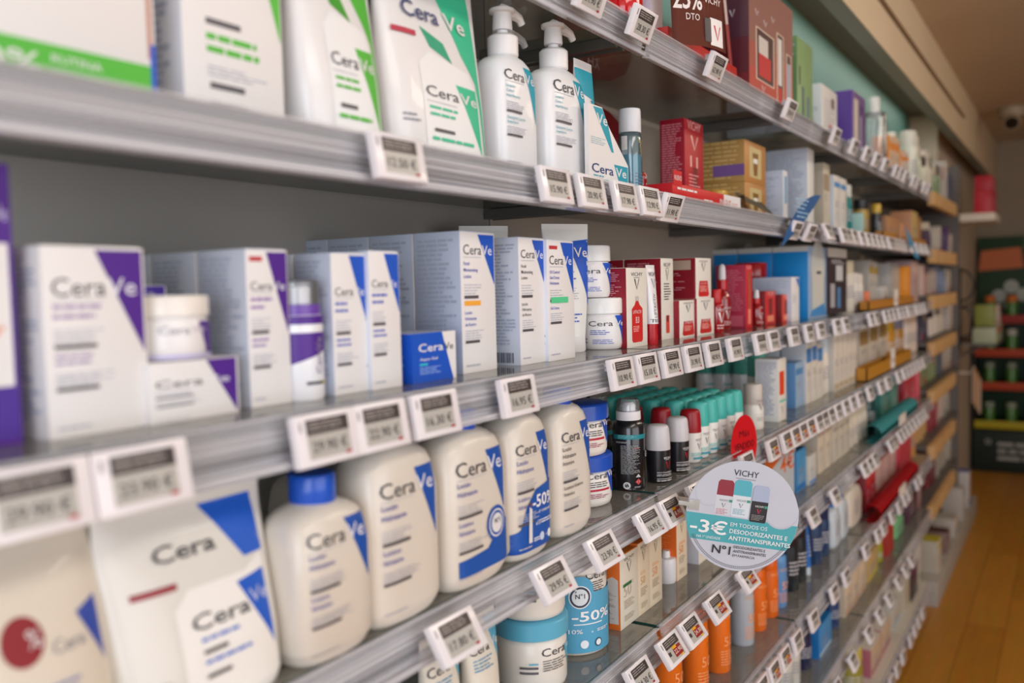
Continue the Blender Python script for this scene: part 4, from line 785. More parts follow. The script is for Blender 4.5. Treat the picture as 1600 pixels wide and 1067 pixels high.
# ---- fifth shelf (near): jars and tubes with pale blue lids, sun care cartons
SK = (92, 176, 206)
def sj(h, r): return [T_('Cera', -r * .15, h * .52, h * .12, mat(INK), r * .85), P_([(r * .62, h * .6), (r * 1.2, h * .6), (r * 1.2, h * .25), (r * .95, h * .3)], mat(SK)), T_('Ve', r * .72, h * .53, h * .1, mat(WH), r * .3)] + lines(-r * .12, h * .46, r * .9, h * .16, 5, mat(INK), .35) + [R_(-r * .75, h * .36, -r * .25, h * .39, mat((90, 88, 92))), R_(-r * .75, h * .29, -r * .25, h * .32, mat((90, 88, 92))), R_(-r * .5, h * .42, -r * .25, h * .44, mat(SK))]
def wrap_sa(o, r, h):
    W_ = mat((236, 240, 244)); k = mat((84, 164, 200))
    e = [R_(-r * 1.5, h * .04, r * 1.5, h * .58, k), C_(-r * .4, h * .60, r * .42, k), C_(-r * .4, h * .545, r * .33, W_), C_(-r * .4, h * .545, r * .30, mat((50, 60, 80))), C_(-r * .4, h * .545, r * .24, mat((220, 226, 230))), T_('N°1', -r * .4, h * .535, r * .14, mat((40, 50, 70)), None, .6, 'c'),
         T_('-50%', -r * .65, h * .33, h * .09, W_, r * 1.3, 1), T_('10%', -r * .75, h * .22, h * .04, W_, r * .4, .5), R_(-r * .6, h * .295, r * .3, h * .305, W_), T_('+', -r * .1, h * .21, h * .035, W_), C_(-r * .3, h * .12, r * .12, W_), C_(r * .15, h * .12, r * .12, mat((50, 60, 80))), C_(r * .15, h * .12, r * .09, W_),
         P_([(r * .85, h * .16), (r * 1.15, h * .16), (r * 1.15, h * .36), (r * .95, h * .34)], mat((30, 70, 140))), P_([(r * .95, h * .34), (r * 1.15, h * .34), (r * 1.12, h * .5), (r * 1.0, h * .5)], mat((226, 220, 216)))] + lines(r * .1, h * .245, r * .5, h * .03, 2, W_, .5)
    cyl_decal(o, e, r + .0006, 'promotional_sleeve', ang=-.48)
z4 = ZT[4]
def sajar(px, y, r, h, dz, desc, nick, lidc=SK, proto=None):
    x = wx(px, y + r, z4 + dz); o = jar(r, h, lidc, (230, 224, 214), .25, sj(h, r), lr=1.03); put(o, 4, x, y, 2 * r, desc, nick, 'jar', dz=dz); return o
a = sajar(897, .035, .047, .150, .0, 'large cream pot under a sky-blue half-price sleeve', 'blue-sleeved pot'); wrap_sa(a, .047, .150)
for c in list(a.children):
    if c.name.startswith('label_print'): bpy.data.objects.remove(c)
cyl_decal(a, [T_('Cera', -.004, .104, .013, mat(INK), .036, .3), P_([(.036, .122), (.046, .122), (.046, .09)], mat(SK)), R_(-.030, .095, -.014, .0975, mat((90, 88, 92))), R_(-.030, .0885, -.014, .091, mat((90, 88, 92)))] + lines(-.003, .100, .036, .014, 5, mat(INK), .4), .047 * .98, 'label_print', -.62)
for c in list(a.children):
    if c.name.startswith('lid'): c.data.materials[0] = mat((228, 224, 218), .35)
b = sajar(832, .03, .045, .088, 0.0, 'cream jar with sky-blue lid, lower of two', 'lower sky-blue-lidded jar')
for c in list(b.children):
    if c.name.startswith('lid'): pass
b2 = copy_thing(b, (b.location.x, b.location.y + .001, z4 + .089)); reg(b2, 4, '', 'upper jar', 'jar', full='cream jar standing on the sky-blue-lidded jar just below the 29.95 price tag')
def tubeat(row, px, top, y, w, art, desc, nick, col=WARM, capc=SK, **k):
    x = wx(px, y, ZT[row]); h = wz(top, x, y) - ZT[row]; o = tube_pack(w, h, col, capc, art(w, h), **k); put(o, row, x, y - .02, .04, desc, nick, 'tube'); return o
ta = lambda w, h: [P_([(w * .58, h * .96), (w * .96, h * .96), (w * .92, h * .5)], mat(SK)), T_('Cera', w * .06, h * .72, h * .075, mat(INK), w * .52), T_('Ve', w * .62, h * .73, h * .07, mat(WH), w * .28, .4)] + lines(w * .12, h * .68, w * .6, h * .1, 4, mat((90, 150, 190)), .4)
tubeat(4, 752, 958, .05, .062, ta, 'cream squeeze tube with sky-blue corner, nearer the sleeved pot', 'nearer cream tube', (226, 220, 206))
tubeat(4, 690, 985, .05, .062, ta, 'cream squeeze tube with sky-blue corner, farther left', 'farther cream tube', (226, 220, 206))
TAN = (226, 212, 186); OS = (222, 110, 34)
def va2(col, chip=None):
    def f(w, h):
        e = art_v(w, h, (110, 104, 90), pic='v2', col=col)
        if chip: e.append(R_(w * .15, h * .56, w * .6, h * .60, mat(chip)))
        return e
    return f
cart(4, 970, 998, 862, .045, .062, va2((196, 186, 170), (40, 110, 60)), 'pale vanilla carton with orange side and small green chip', 'green-chip vanilla carton', (222, 216, 200), OS, sideart=lambda d, h: [P_([(d * .25, h * .08), (d * .95, h * .08), (d * .95, h * .68), (d * .8, h * .72), (d * .5, h * .62)], mat((206, 204, 200)))] + lines(d * .3, h * .5, d * .6, h * .36, 22, mat((150, 140, 130)), .4), topc=(232, 130, 50), hc=None)
cart(4, 998, 1016, 845, .045, .055, va2((222, 180, 120)), 'cream carton with orange foot, left of a matching pair', 'left cream carton', TAN, OS, sideart=None)
cart(4, 1016, 1035, 832, .045, .055, va2((240, 170, 120)), 'cream carton with orange foot, right of a matching pair', 'right cream carton', TAN, OS, sideart=None)
can(4, 1041, 862, .055, .017, (226, 226, 226), (236, 236, 236), 'white teardrop tester bottle between orange cartons', 'white tester bottle', .2, None, capr=.007)
cart(4, 1058, 1074, 806, .055, .075, va2((240, 150, 90)), 'cream carton with big orange side panel', 'orange-sided carton', TAN, (226, 104, 30), sideart=lambda d, h: lines(d * .2, h * .9, d * .7, h * .5, 14, mat((240, 150, 90)), .3), topc=(236, 130, 60))
cart(4, 1092, 1112, 818, .055, .09, lambda w, h: [P_([(0, h * .75), (w, h), (0, h)], mat((240, 130, 30))), P_([(w * .1, h * .6), (w * .8, h * .78), (w * .3, h * .55)], mat((60, 160, 150)))] + lines(w * .1, h * .4, w * .8, h * .2, 6, mat((240, 190, 150)), .3), 'pale carton with barcode side and orange swirl', 'orange-swirl carton', (232, 224, 206), (196, 200, 206), sideart=lambda d, h: [R_(d * .35, h * .08, d * .7, h * .36, mat((240, 240, 240)))] + [R_(d * .38, h * (.09 + .013 * i), d * .62, h * (.097 + .013 * i), mat((60, 60, 66))) for i in range(19)])
cart(4, 1114, 1136, 826, .055, .06, None, 'pale yellow-white carton behind the round sign, left one', 'left pale carton', (230, 224, 206), (222, 216, 200))
cart(4, 1138, 1160, 822, .055, .06, None, 'pale yellow-white carton behind the round sign, right one', 'right pale carton', (230, 224, 206), (222, 216, 200))
def cardsign(px0, px1, row, z0, z1, y, els, col, desc, nick, name='display_card', th=.0015, lean=0):
    x0, x1 = wx(px0, y, (z0 + z1) / 2), wx(px1, y, (z0 + z1) / 2); w = x1 - x0; h = z1 - z0
    bm = bmesh.new(); bx(bm, -w / 2, 0, 0, w / 2, th, h); o = link(name, bm, mat(col, .4)); decal('front_print', els(w, h), lambda u, v, q: Vector((u - w / 2, -q, v)), o)
    o.location = ((x0 + x1) / 2, y, z0); o.rotation_euler.x = lean; reg(o, row, desc, nick, 'sign'); return o
cardsign(1195, 1243, 4, ZT[4], ZT[4] + .165, .05, lambda w, h: [P_([(0, h), (w, h), (w, h * .78), (0, h * .48)], mat((214, 104, 40))), T_('4€', w * .48, h * .40, h * .24, mat((226, 110, 50)), w * .46, .8)] + lines(w * .3, h * .8, w * .5, h * .1, 2, mat((190, 60, 30)), .5), (190, 196, 200), 'grey card display with orange corner reading 4€', '4€ card')
# ---- promotional wobblers
def disc_sign():
    r = .077; root_y = -.115
    d = ray(1159.5, 806.5); c = CP + d * ((root_y + .5) / d.y)
    bm = bmesh.new(); n = 72
    a = [bm.verts.new((r * math.cos(6.28318 * i / n), 0, r * math.sin(6.28318 * i / n))) for i in range(n)]; b = [bm.verts.new((v.co.x, .0008, v.co.z)) for v in a]
    bm.faces.new(a[::1]); bm.faces.new(b[::-1])
    for i in range(n): j = (i + 1) % n; bm.faces.new((a[j], a[i], b[i], b[j]))
    bmesh.ops.recalc_face_normals(bm, faces=bm.faces[:])
    o = link('shelf_sign', bm, mat((196, 200, 212), .45)); T = mat((72, 168, 178), .45); W_ = mat((236, 238, 240)); K = mat((40, 38, 44))
    def arc(v0, v1, m):
        p = []; a0, a1 = math.asin(v0 / r), math.asin(v1 / r)
        for i in range(13): t = a0 + (a1 - a0) * i / 12; p.append((r * .997 * math.cos(t), r * .997 * math.sin(t)))
        return P_(p + [(-q[0], q[1]) for q in p[::-1]], m)
    u = r / 85.0
    e = [arc(-44 * u, -4 * u, T)]
    e += [C_(58 * u, 14 * u, 26 * u, mat((186, 190, 204))), C_(58 * u, 16 * u, 25 * u, mat((197, 201, 213))), C_(-54 * u, 30 * u, 22 * u, mat((188, 192, 206))), C_(-54 * u, 31.5 * u, 21 * u, mat((197, 201, 213)))]
    e += [T_('VICHY', -3 * u, 61 * u, 9.5 * u, K, 38 * u, .3, 'c'), R_(-18 * u, 56.5 * u, 12 * u, 57.5 * u, mat((130, 130, 140)))]
    def rollpic(x, capc, bodyc, cc, w=25, top=52, bot=-2, dark=0):
        q = []; w_ = w * u; x_ = x * u; m = (top - 24) * u
        q.append(P_([(x_, m), (x_ + w_, m), (x_ + w_ * .98, (top - 4) * u), (x_ + w_ * .85, top * u), (x_ + w_ * .15, top * u), (x_ + w_ * .02, (top - 4) * u)], mat(capc, .4)))
        q.append(P_([(x_ + w_ * .05, bot * u), (x_ + w_ * .95, bot * u), (x_ + w_, (bot + 3) * u), (x_ + w_, m), (x_, m), (x_, (bot + 3) * u)], mat(bodyc, .4)))
        k = W_ if dark else mat((60, 60, 70)); q.append(T_('VICHY', x_ + w_ * .5, m - 9 * u, 3.2 * u, k, w_ * .55, 0, 'c')); q += V_(x_ + w_ * .38, m - 19 * u, w_ * .24, 7 * u, mat((220, 40, 80)) if dark else k)
        q += [R_(x_ + w_ * .8, m - 9.5 * u, x_ + w_, m - 5.5 * u, mat((60, 150, 120)))] + lines(x_ + w_ * .1, m - 21 * u, w_ * .8, 9 * u, 4, mat(cc), .4); return q
    e += rollpic(-43, (142, 40, 58), (206, 210, 218), (190, 90, 120)) + rollpic(-18, (84, 176, 192), (214, 222, 230), (90, 160, 180), 27, 55, -2) + rollpic(11, (170, 182, 208), (40, 38, 44), (150, 150, 150), 25, 50, -6, 1)
    e[-1:] = e[-1:]
    e += [T_('-3€', -76 * u, -32 * u, 20 * u, W_, 56 * u, 1), T_('NA 1ª UNIDADE', -64 * u, -40.5 * u, 4.2 * u, W_, 36 * u, 0), T_('EM TODOS OS', -16 * u, -17 * u, 6.2 * u, W_, 56 * u, 0), T_('DESODORIZANTES E', -16 * u, -27.5 * u, 6.6 * u, W_, 88 * u, .8), T_('ANTITRANSPIRANTES', -16 * u, -38 * u, 6.6 * u, W_, 94 * u, .8)]
    e += [T_('Nº1', -38 * u, -61 * u, 13 * u, K, 28 * u, .8), T_('DESODORIZANTES E', -6 * u, -50 * u, 4.2 * u, K, 48 * u, .6), T_('ANTITRANSPIRANTES', -6 * u, -56.5 * u, 4.2 * u, K, 50 * u, .6), T_('EM FARMÁCIA', -6 * u, -63 * u, 4.0 * u, K, 34 * u)]
    for rr in (80, 77.5):
        for i in range(60):
            a0 = math.radians(208 + i * 2.07); a1 = a0 + math.radians(1.5)
            e.append(P_([(rr * u * math.cos(a0), rr * u * math.sin(a0)), (rr * u * math.cos(a1), rr * u * math.sin(a1)), ((rr + .9) * u * math.cos(a1), (rr + .9) * u * math.sin(a1)), ((rr + .9) * u * math.cos(a0), (rr + .9) * u * math.sin(a0))], mat((90, 90, 100))))
    decal('front_print', e, lambda a_, b_, q: Vector((a_, -q, b_)), o)
    bm = bmesh.new(); bx(bm, -.089, -.0016, .004, -.072, -.0002, .010, bev=.0004); bx(bm, -.075, -.0018, .000, -.060, -.0002, .0145, bev=.0006); link('clip_arm', bm, mat((178, 178, 174), .25), o, smooth=.7)
    bm = bmesh.new(); bx(bm, -.084, -.0014, .0045, -.060, .045, .0060); link('sign_stem', bm, mat((196, 196, 192), .3), o)
    o.location = c; n_ = (CP - c); n_.z = 0; yaw = math.atan2(n_.x, -n_.y)
    o.rotation_euler = (math.radians(0), math.radians(9), yaw + math.radians(12))
    reg(o, 3, '', 'round sign', 'sign', full='round pale grey promotional sign reading -3€ on a teal band')
disc_sign()
x = wx(1163, -.002, 1.10); y0 = -.014
bm = bmesh.new(); n = 40; rx, rz = .050, .055
a = [bm.verts.new((rx * math.cos(6.28318 * i / n), 0, rz * math.sin(6.28318 * i / n))) for i in range(n)]; b = [bm.verts.new((v.co.x, .0008, v.co.z)) for v in a]
bm.faces.new(a); bm.faces.new(b[::-1])
for i in range(n): j = (i + 1) % n; bm.faces.new((a[j], a[i], b[i], b[j]))
o = link('shelf_sign', bm, mat((206, 14, 32), .4)); k = mat((90, 10, 22))
decal('front_print', [T_('Más', -.019, .016, .013, k, .038), T_('VENDIDO', -.038, -.006, .013, k, .076, .6)], lambda u, v, q: Vector((u, -q, v)), o)
o.location = (x, y0 + .012, wz(696, x, -.002)); o.rotation_euler = (0, 0, math.radians(-9)); reg(o, 3, '', 'red sign', 'sign', full='red oval shelf sign reading Más VENDIDO behind a price tag')
def sail(row, p_bot, p_top, p_mid, y, col, full, name='shelf_sign', words=True):
    A, B, Cc = [CP + ray(*p) * ((y + .5) / ray(*p).y) for p in (p_bot, p_top, p_mid)]
    ax = B - A; L = ax.length; ax.normalize(); nrm = Vector((0, -1, 0)); sd = ax.cross(nrm)
    off = (Cc - A).dot(sd); pts = []
    for i in range(15): t = i / 14; pts.append(A + ax * L * t + sd * off * 1.0 * math.sin(t * math.pi) ** .8 * (1.0))
    for i in range(13, 0, -1): t = i / 14; pts.append(A + ax * L * t - sd * off * .22 * math.sin(t * math.pi))
    bm = bmesh.new(); a = [bm.verts.new(p - A) for p in pts]; b = [bm.verts.new(p - A + Vector((0, .0008, 0))) for p in pts]
    bm.faces.new(a); bm.faces.new(b[::-1]); n = len(pts)
    for i in range(n): j = (i + 1) % n; bm.faces.new((a[j], a[i], b[i], b[j]))
    bmesh.ops.recalc_face_normals(bm, faces=bm.faces[:])
    o = link(name, bm, mat(col, .4)); o.location = A; reg(o, row, '', 'sail sign', 'sign', full=full)
    if words:
        ang = math.atan2(ax.z, ax.x); m = (A + ax * L * .52 + sd * off * .35) - A
        decal('front_print', lines(m.x - .05, m.z + .03, .10, .045, 5, mat((150, 190, 220)), .4), lambda u, v, q: Vector((u, -q, v)), o)
sail(1, (1221, 386), (1283, 306), (1232, 345), -.016, (36, 92, 150), 'blue sail-shaped shelf sign clipped in front of white cartons')
sail(1, (1437, 404), (1414, 353), (1420, 382), -.018, (70, 150, 196), 'small light blue pointed sign farther along the second shelf', words=False)
cardsign(1293, 1323, 2, ZT[2] + .004, ZT[2] + .178, .042, lambda w, h: [R_(0, h * .86, w, h, mat((206, 200, 190))), R_(w * .42, h * .50, w * .78, h * .74, mat((200, 204, 206))), R_(w * .14, h * .1, w * .36, h * .46, mat((170, 170, 176))), R_(w * .48, h * .08, w * .66, h * .4, mat((80, 130, 180)))] + lines(w * .2, h * .82, w * .7, h * .07, 2, mat((190, 186, 190)), .5), (54, 42, 50), 'tall dark plum display card with pale top', 'dark display card')

# ---- top shelf
def pot_red():
    x = wx(984, .07, ZT[0]); o = cylbottle(.12, .03, (204, 8, 24), (204, 8, 24), .2, rough=.08, name='red_bottle'); put(o, 0, x, .05, .06, 'glossy bright red bottle at the end of the first bay', 'glossy red bottle', 'bottle')
pot_red()
cart(0, 1018, 1036, -120, .05, .10, None, 'white carton beside the glossy red bottle', 'white top carton', (226, 222, 226), (206, 206, 222))
BUR = (92, 24, 34)
xa, xb = wx(1054, .02, ZT[0]), wx(1160, .02, ZT[0])
bm = bmesh.new(); bx(bm, -.0, 0, 0, xb - xa, .16, .034, bev=.001); o = link('display_tray', bm, mat((196, 30, 36), .3), smooth=.6)
decal('front_print', [T_('VICHY', .16, .008, .018, mat((240, 190, 180)), .08)], lambda u, v, q: Vector((u, -q, v)), o)
o.location = (xa, .03, ZT[0] + .0012); reg(o, 0, 'bright red low display tray along the edge', 'red tray', 'tray')
bm = bmesh.new(); pr = None; pts = []
for i in range(13):
    t = i / 12; u = .115 * t; yy = -.012 * math.sin(t * 3.14)
    a = bm.verts.new((u, yy, 0)); b = bm.verts.new((u * .96 - .018, yy - .01, .15 - .012 * math.sin(t * 3.14)))
    if pr: bm.faces.new((pr[0], a, b, pr[1]))
    pr = (a, b)
bmesh.ops.solidify(bm, geom=bm.faces[:], thickness=.0008)
o = link('promotional_leaflet', bm, mat((160, 98, 86), .3, coat=.3), smooth=True)
def lf(u, v, q): t = u / .115; return Vector((u - .018 * v / .15, -.012 * math.sin(t * 3.14) - .01 * v / .15 - q - .0012, v))
decal('front_print', [T_('25%', .002, .052, .030, mat((236, 226, 222)), .050, 1), T_('VICHY', .056, .064, .010, mat((236, 226, 222)), .042), T_('DTO', .022, .036, .010, mat((236, 226, 222)), .024), R_(.068, .004, .102, .044, mat((236, 232, 232))), R_(.056, .008, .070, .042, mat((70, 64, 66)))] + V_(.076, .012, .020, .022, mat((200, 30, 60))), lf, o, curved=.012)
o.location = (wx(1055, .012, ZT[0]), .016, ZT[0] + .002); o.rotation_euler.z = math.radians(-24); reg(o, 0, 'curved brown leaflet printed 25% in white', 'brown 25% leaflet', 'leaflet')
bm = bmesh.new(); bx(bm, 0, 0, 0, .022, .06, .26); o = link('display_strip', bm, mat((70, 20, 30), .2)); decal('front_print', [R_(.002, .02, .02, .24, mat((160, 60, 60))), R_(.004, .1, .018, .2, mat((214, 200, 196)))], lambda u, v, q: Vector((u, -q, v)), o)
o.location = (wx(1118, .10, ZT[0]), .07, ZT[0] + .037); o.rotation_euler = (0, math.radians(-16), 0); reg(o, 0, 'slanted dark red display strip beside the burgundy gift box', 'slanted red strip', 'sign')
def gift(w, h, col1, ink):
    pass
def gift_art(w, h):
    cr = mat((226, 206, 186)); e = [R_(0, 0, w, h * .28, mat((186, 74, 60))), R_(0, h * .28, w, h * .48, mat((168, 84, 72))), R_(0, h * .48, w, h, mat((146, 100, 90)))]
    for (a, b, c, d_) in ((.14, .20, .54, .62), (.60, .04, .77, .70), (.83, .06, .96, .58)):
        e += [R_(w * a, h * b, w * c, h * d_, cr), R_(w * (a + .02), h * (b + .01), w * (c - .02), h * (d_ - .01), mat((76, 46, 48)))]
    e += [R_(w * .20, h * .24, w * .46, h * .42, mat((196, 40, 44))), R_(w * .20, h * .42, w * .40, h * .56, mat((214, 206, 200))), R_(w * .63, h * .06, w * .72, h * .24, mat((200, 50, 40))), R_(w * .63, h * .26, w * .72, h * .66, mat((226, 220, 216))), R_(w * .86, h * .1, w * .93, h * .5, mat((170, 176, 200)))]
    for (a, b) in ((.12, .70), (.30, .66), (.47, .74), (.25, .12), (.3, .9)): e += V_(w * a, h * b, w * .08, h * .05, mat((226, 220, 224)))
    return e
def gift_side(d, h):
    e = [R_(0, 0, d, h * .22, mat((118, 26, 36))), R_(0, h * .22, d, h * .5, mat((92, 28, 42)))]
    for (a, b) in ((.15, .12), (.62, .3), (.2, .5), (.7, .66), (.35, .8), (.1, .34), (.8, .1), (.45, .95)): e += V_(d * a, h * b, d * .09, h * .06, mat((214, 206, 214)))
    return e
cx, w, h = fit(0, 1171, 1239, -12, .045, ); w_ = w; z_ = ZT[0]
o = carton(w, .13, h, (150, 92, 82), (76, 34, 52), (120, 80, 74), gift_art(w, h), gift_side(.13, h)); put(o, 0, cx, .045, .13, 'burgundy gift box with white V marks and windows', 'burgundy gift box', 'box')
cart(0, 1246, 1270, 66, .06, .09, lambda w, h: [R_(w * .3, h * .1, w * .42, h * .5, mat((70, 90, 110))), R_(w * .62, h * .1, w * .74, h * .42, mat((90, 110, 150))), R_(w * .12, h * .5, w * .2, h * .7, mat((50, 60, 60)))], 'green gift box', 'green gift box', (134, 168, 112), (100, 140, 90))
bm = bmesh.new(); bx(bm, 0, 0, 0, .16, .05, .018, bev=.003); o = link('black_case', bm, mat((22, 22, 26), .3), smooth=.6); o.location = (wx(1258, .03, ZT[0]), .03, ZT[0] + .001); reg(o, 0, 'flat black case lying on the edge below the green box', 'flat black case', 'box')
cart(0, 1284, 1308, 139, .07, .14, lambda w, h: lines(w * .1, h * .8, w * .7, h * .5, 9, mat((190, 186, 190)), .35) + [R_(w * .6, h * .7, w * .8, h * .86, mat((120, 110, 110))), R_(w * .45, h * .3, w * .6, h * .4, mat((190, 50, 60)))], 'white carton beside the purple gift box', 'white carton by purple box', (226, 224, 220), (214, 220, 222))
cart(0, 1332, 1352, 148, .06, .13, lambda w, h: [R_(w * .12, h * .05, w * .42, h * .9, mat((214, 206, 190))), R_(w * .5, h * .05, w * .9, h * .86, mat((84, 54, 120))), R_(w * .6, h * .1, w * .7, h * .7, mat((190, 180, 200)))], 'purple gift box with silver window', 'purple gift box', (120, 90, 150), (78, 44, 140), sideart=None, topc=(226, 222, 226))
can(0, 1366, 150, .05, .042, (200, 206, 204), (224, 224, 222), 'clear round-shouldered bottle with white cap', 'clear shouldered bottle', .2, None, capr=.018, m=M_CLEAR, taper=.95)

# ---- blurred rows farther along: (shelf, first col, last col, top row, setback, depth, kind, colour, item width, accent, description, short name)
rn2 = random.Random(4)
def plural(d):
    for k in ('carton', 'bottle', 'tube', 'pack'):
        if ' ' + k in d: return d.replace(' ' + k, ' ' + k + 's', 1)
    return d
def seg(row, p0, p1, top, y, d, kind, col, iw, acc, desc, nick, ranks=1, side=None, topc=None, z0=None):
    z = ZT[row]; x0, x1 = wx(p0, y, z), wx(p1, y, z); x0 = max(x0, ROWEND.get(row, 0) + .002); x1 = max(min(x1, 4.05), x0 + iw * .3); ROWEND[row] = x1; n = max(1, round((x1 - x0) / iw)); w = (x1 - x0) / n; h = wz(top, (x0 + x1) / 2, y) - z
    proto = None; g = (nick + 's, ' + ROWN[row] + ' shelf') if n * ranks > 1 else None
    for k in range(n):
        for r in range(ranks):
            sc = 1 if n == 1 else rn2.uniform(.95, 1.04)
            if proto is None:
                if kind == 'c': proto = carton(w * .94, d, h, col, side, topc, art_generic(w * .94, h, acc, rn2) if acc else None)
                elif kind == 'b': proto = cylbottle(h, min(w * .47, d / 2), col, acc or WH, .24, art=lines(-w * .25, h * .5, w * .5, h * .25, 4, mat((200, 200, 204) if sum(col) < 380 else GREY), .4))
                elif kind == 'f': proto = bottle_oval(w * .94, d, h, col, acc or WH, art=lines(w * .2, h * .5, w * .5, h * .3, 5, mat((200, 200, 204) if sum(col) < 380 else GREY), .4), capw=.5, caph=.2)
                elif kind == 't': proto = tube_pack(w * .9, h, col, acc or WH, lines(w * .2, h * .7, w * .5, h * .4, 6, mat((220, 220, 220) if sum(col) < 380 else GREY), .3), capf=.14)
                o = proto
            else: o = copy_thing(proto, (0, 0, 0))
            o.location = (x0 + w * (k + .5), y + d / 2 + r * (d + .004), z); o.scale.z = sc
            ct = {'c': 'box', 'b': 'bottle', 'f': 'bottle', 't': 'tube'}[kind]; o['category'] = ct
            if g: o['group'] = g
            it = dict(o=o, row=row, x=o.location.x, y=o.location.y, desc=desc, nick=nick, full=None)
            if g: it['full'] = 'one of the %s in a row on the %s shelf' % (plural(desc), ROWN[row]); it['grp'] = 1
            ITEMS.append(it)
CW = (214, 206, 192); PALE = (196, 206, 190)
S = seg
# top shelf
S(0, 1382, 1406, 215, .05, .06, 'c', (226, 200, 170), .115, (236, 140, 20), 'orange and white sun care carton', 'orange-white carton', side=(236, 140, 24))
S(0, 1408, 1420, 238, .05, .06, 'c', (224, 214, 204), .11, (240, 140, 40), 'small orange-striped white carton', 'small striped carton', side=(230, 140, 40))
S(0, 1430, 1442, 204, .05, .07, 'b', (214, 220, 206), .09, (222, 220, 208), 'white-green tall bottle', 'white-green bottle', ranks=2)
S(0, 1443, 1457, 212, .05, .07, 'b', PALE, .09, (214, 216, 200), 'pale sage bottle', 'sage bottle', ranks=2)
# second shelf
S(1, 1287, 1297, 256, .06, .08, 'c', (206, 196, 172), .06, (160, 140, 110), 'beige carton between white cartons', 'beige carton', side=(180, 170, 150))
S(1, 1299, 1323, 280, .05, .06, 'c', (220, 216, 208), .07, (70, 140, 200), 'white carton with blue top corner', 'blue-topped carton', ranks=2, side=(200, 206, 214))
S(1, 1324, 1338, 284, .05, .07, 'b', (20, 120, 120), .08, (210, 210, 204), 'teal bottle with white cap', 'teal white-capped bottle')
S(1, 1340, 1350, 333, .035, .05, 'c', (170, 206, 200), .07, None, 'low aqua carton', 'low aqua carton')
S(1, 1352, 1362, 311, .08, .05, 'b', (176, 146, 60), .08, (26, 26, 30), 'gold bottle with black cap', 'gold black-capped bottle')
S(1, 1364, 1377, 318, .04, .06, 'b', (28, 28, 36), .12, (206, 170, 60), 'black bottle with gold cap', 'black gold-capped bottle')
S(1, 1384, 1406, 340, .05, .08, 'c', (190, 140, 96), .2, (214, 190, 170), 'tan carton lying on a wooden tray', 'tan carton', side=(150, 110, 76))
S(1, 1408, 1418, 350, .05, .08, 'c', (206, 150, 110), .14, None, 'peach low carton', 'peach low carton')
S(1, 1424, 1434, 331, .05, .08, 'c', (206, 176, 110), .2, (230, 200, 110), 'peach and yellow carton', 'peach-yellow carton', side=(190, 136, 100))
S(1, 1436, 1449, 340, .05, .07, 'c', (170, 120, 66), .18, None, 'brown carton', 'brown carton')
# third shelf
S(2, 1324, 1338, 405, .05, .05, 'b', (216, 210, 198), .065, (196, 186, 160), 'slim cream bottle', 'slim cream bottle', ranks=2)
S(2, 1339, 1352, 425, .05, .05, 'b', (222, 216, 206), .07, (216, 210, 200), 'slim white bottle', 'slim white bottle', ranks=2)
S(2, 1353, 1356, 455, .04, .04, 'c', (236, 130, 80), .05, None, 'thin coral carton', 'thin coral carton')
S(2, 1358, 1372, 410, .07, .07, 'c', (196, 190, 180), .09, (170, 140, 30), 'white carton with gold squares', 'gold-square carton', ranks=1, side=(176, 170, 160))
S(2, 1374, 1388, 448, .05, .06, 'c', (214, 208, 200), .09, (150, 150, 150), 'low white square carton', 'low white carton')
S(2, 1390, 1406, 412, .08, .08, 'c', (186, 182, 176), .2, None, 'tall pale grey carton', 'tall grey carton')
S(2, 1411, 1421, 416, .05, .07, 'c', (236, 150, 16), .2, None, 'bright orange tall carton', 'bright orange carton')
S(2, 1423, 1441, 408, .05, .10, 'c', (200, 168, 162), .16, (214, 186, 178), 'mauve pink carton', 'mauve carton', side=(176, 150, 156))
S(2, 1442, 1456, 414, .05, .10, 'c', (214, 180, 166), .16, None, 'salmon pink carton', 'salmon carton')
# fourth shelf
S(3, 1229, 1241, 577, .05, .05, 'b', (18, 76, 140), .06, (110, 150, 196), 'dark blue bottle with pale cap', 'dark blue bottle', ranks=2)
S(3, 1243, 1256, 566, .055, .06, 'c', (150, 178, 204), .09, (84, 140, 190), 'light blue-grey carton', 'light blue carton', side=(96, 146, 196))
S(3, 1258, 1286, 536, .05, .06, 'c', (222, 214, 200), .055, (70, 130, 190), 'narrow white carton with blue dash', 'blue-dashed carton', ranks=2, side=(200, 204, 210))
S(3, 1287, 1300, 528, .05, .05, 'b', (222, 214, 202), .055, (196, 206, 216), 'narrow milky bottle', 'milky bottle', ranks=2)
S(3, 1301, 1340, 520, .045, .05, 'c', (224, 214, 200), .06, (190, 170, 140), 'narrow ivory carton', 'ivory carton', ranks=2, side=(196, 192, 184))
S(3, 1342, 1386, 506, .06, .10, 'c', (204, 192, 174), .17, (150, 120, 70), 'wide ivory gift carton', 'ivory gift carton', side=(180, 172, 160))
S(3, 1390, 1404, 502, .05, .08, 'b', (190, 134, 30), .14, (206, 160, 40), 'amber and gold bottle', 'amber bottle')
S(3, 1406, 1418, 498, .05, .08, 'b', (170, 120, 50), .14, (130, 126, 140), 'bronze bottle with grey cap', 'bronze bottle')
S(3, 1420, 1450, 488, .05, .07, 'b', (216, 200, 186), .10, (206, 180, 160), 'white-pink bottle', 'white-pink bottle', ranks=2)
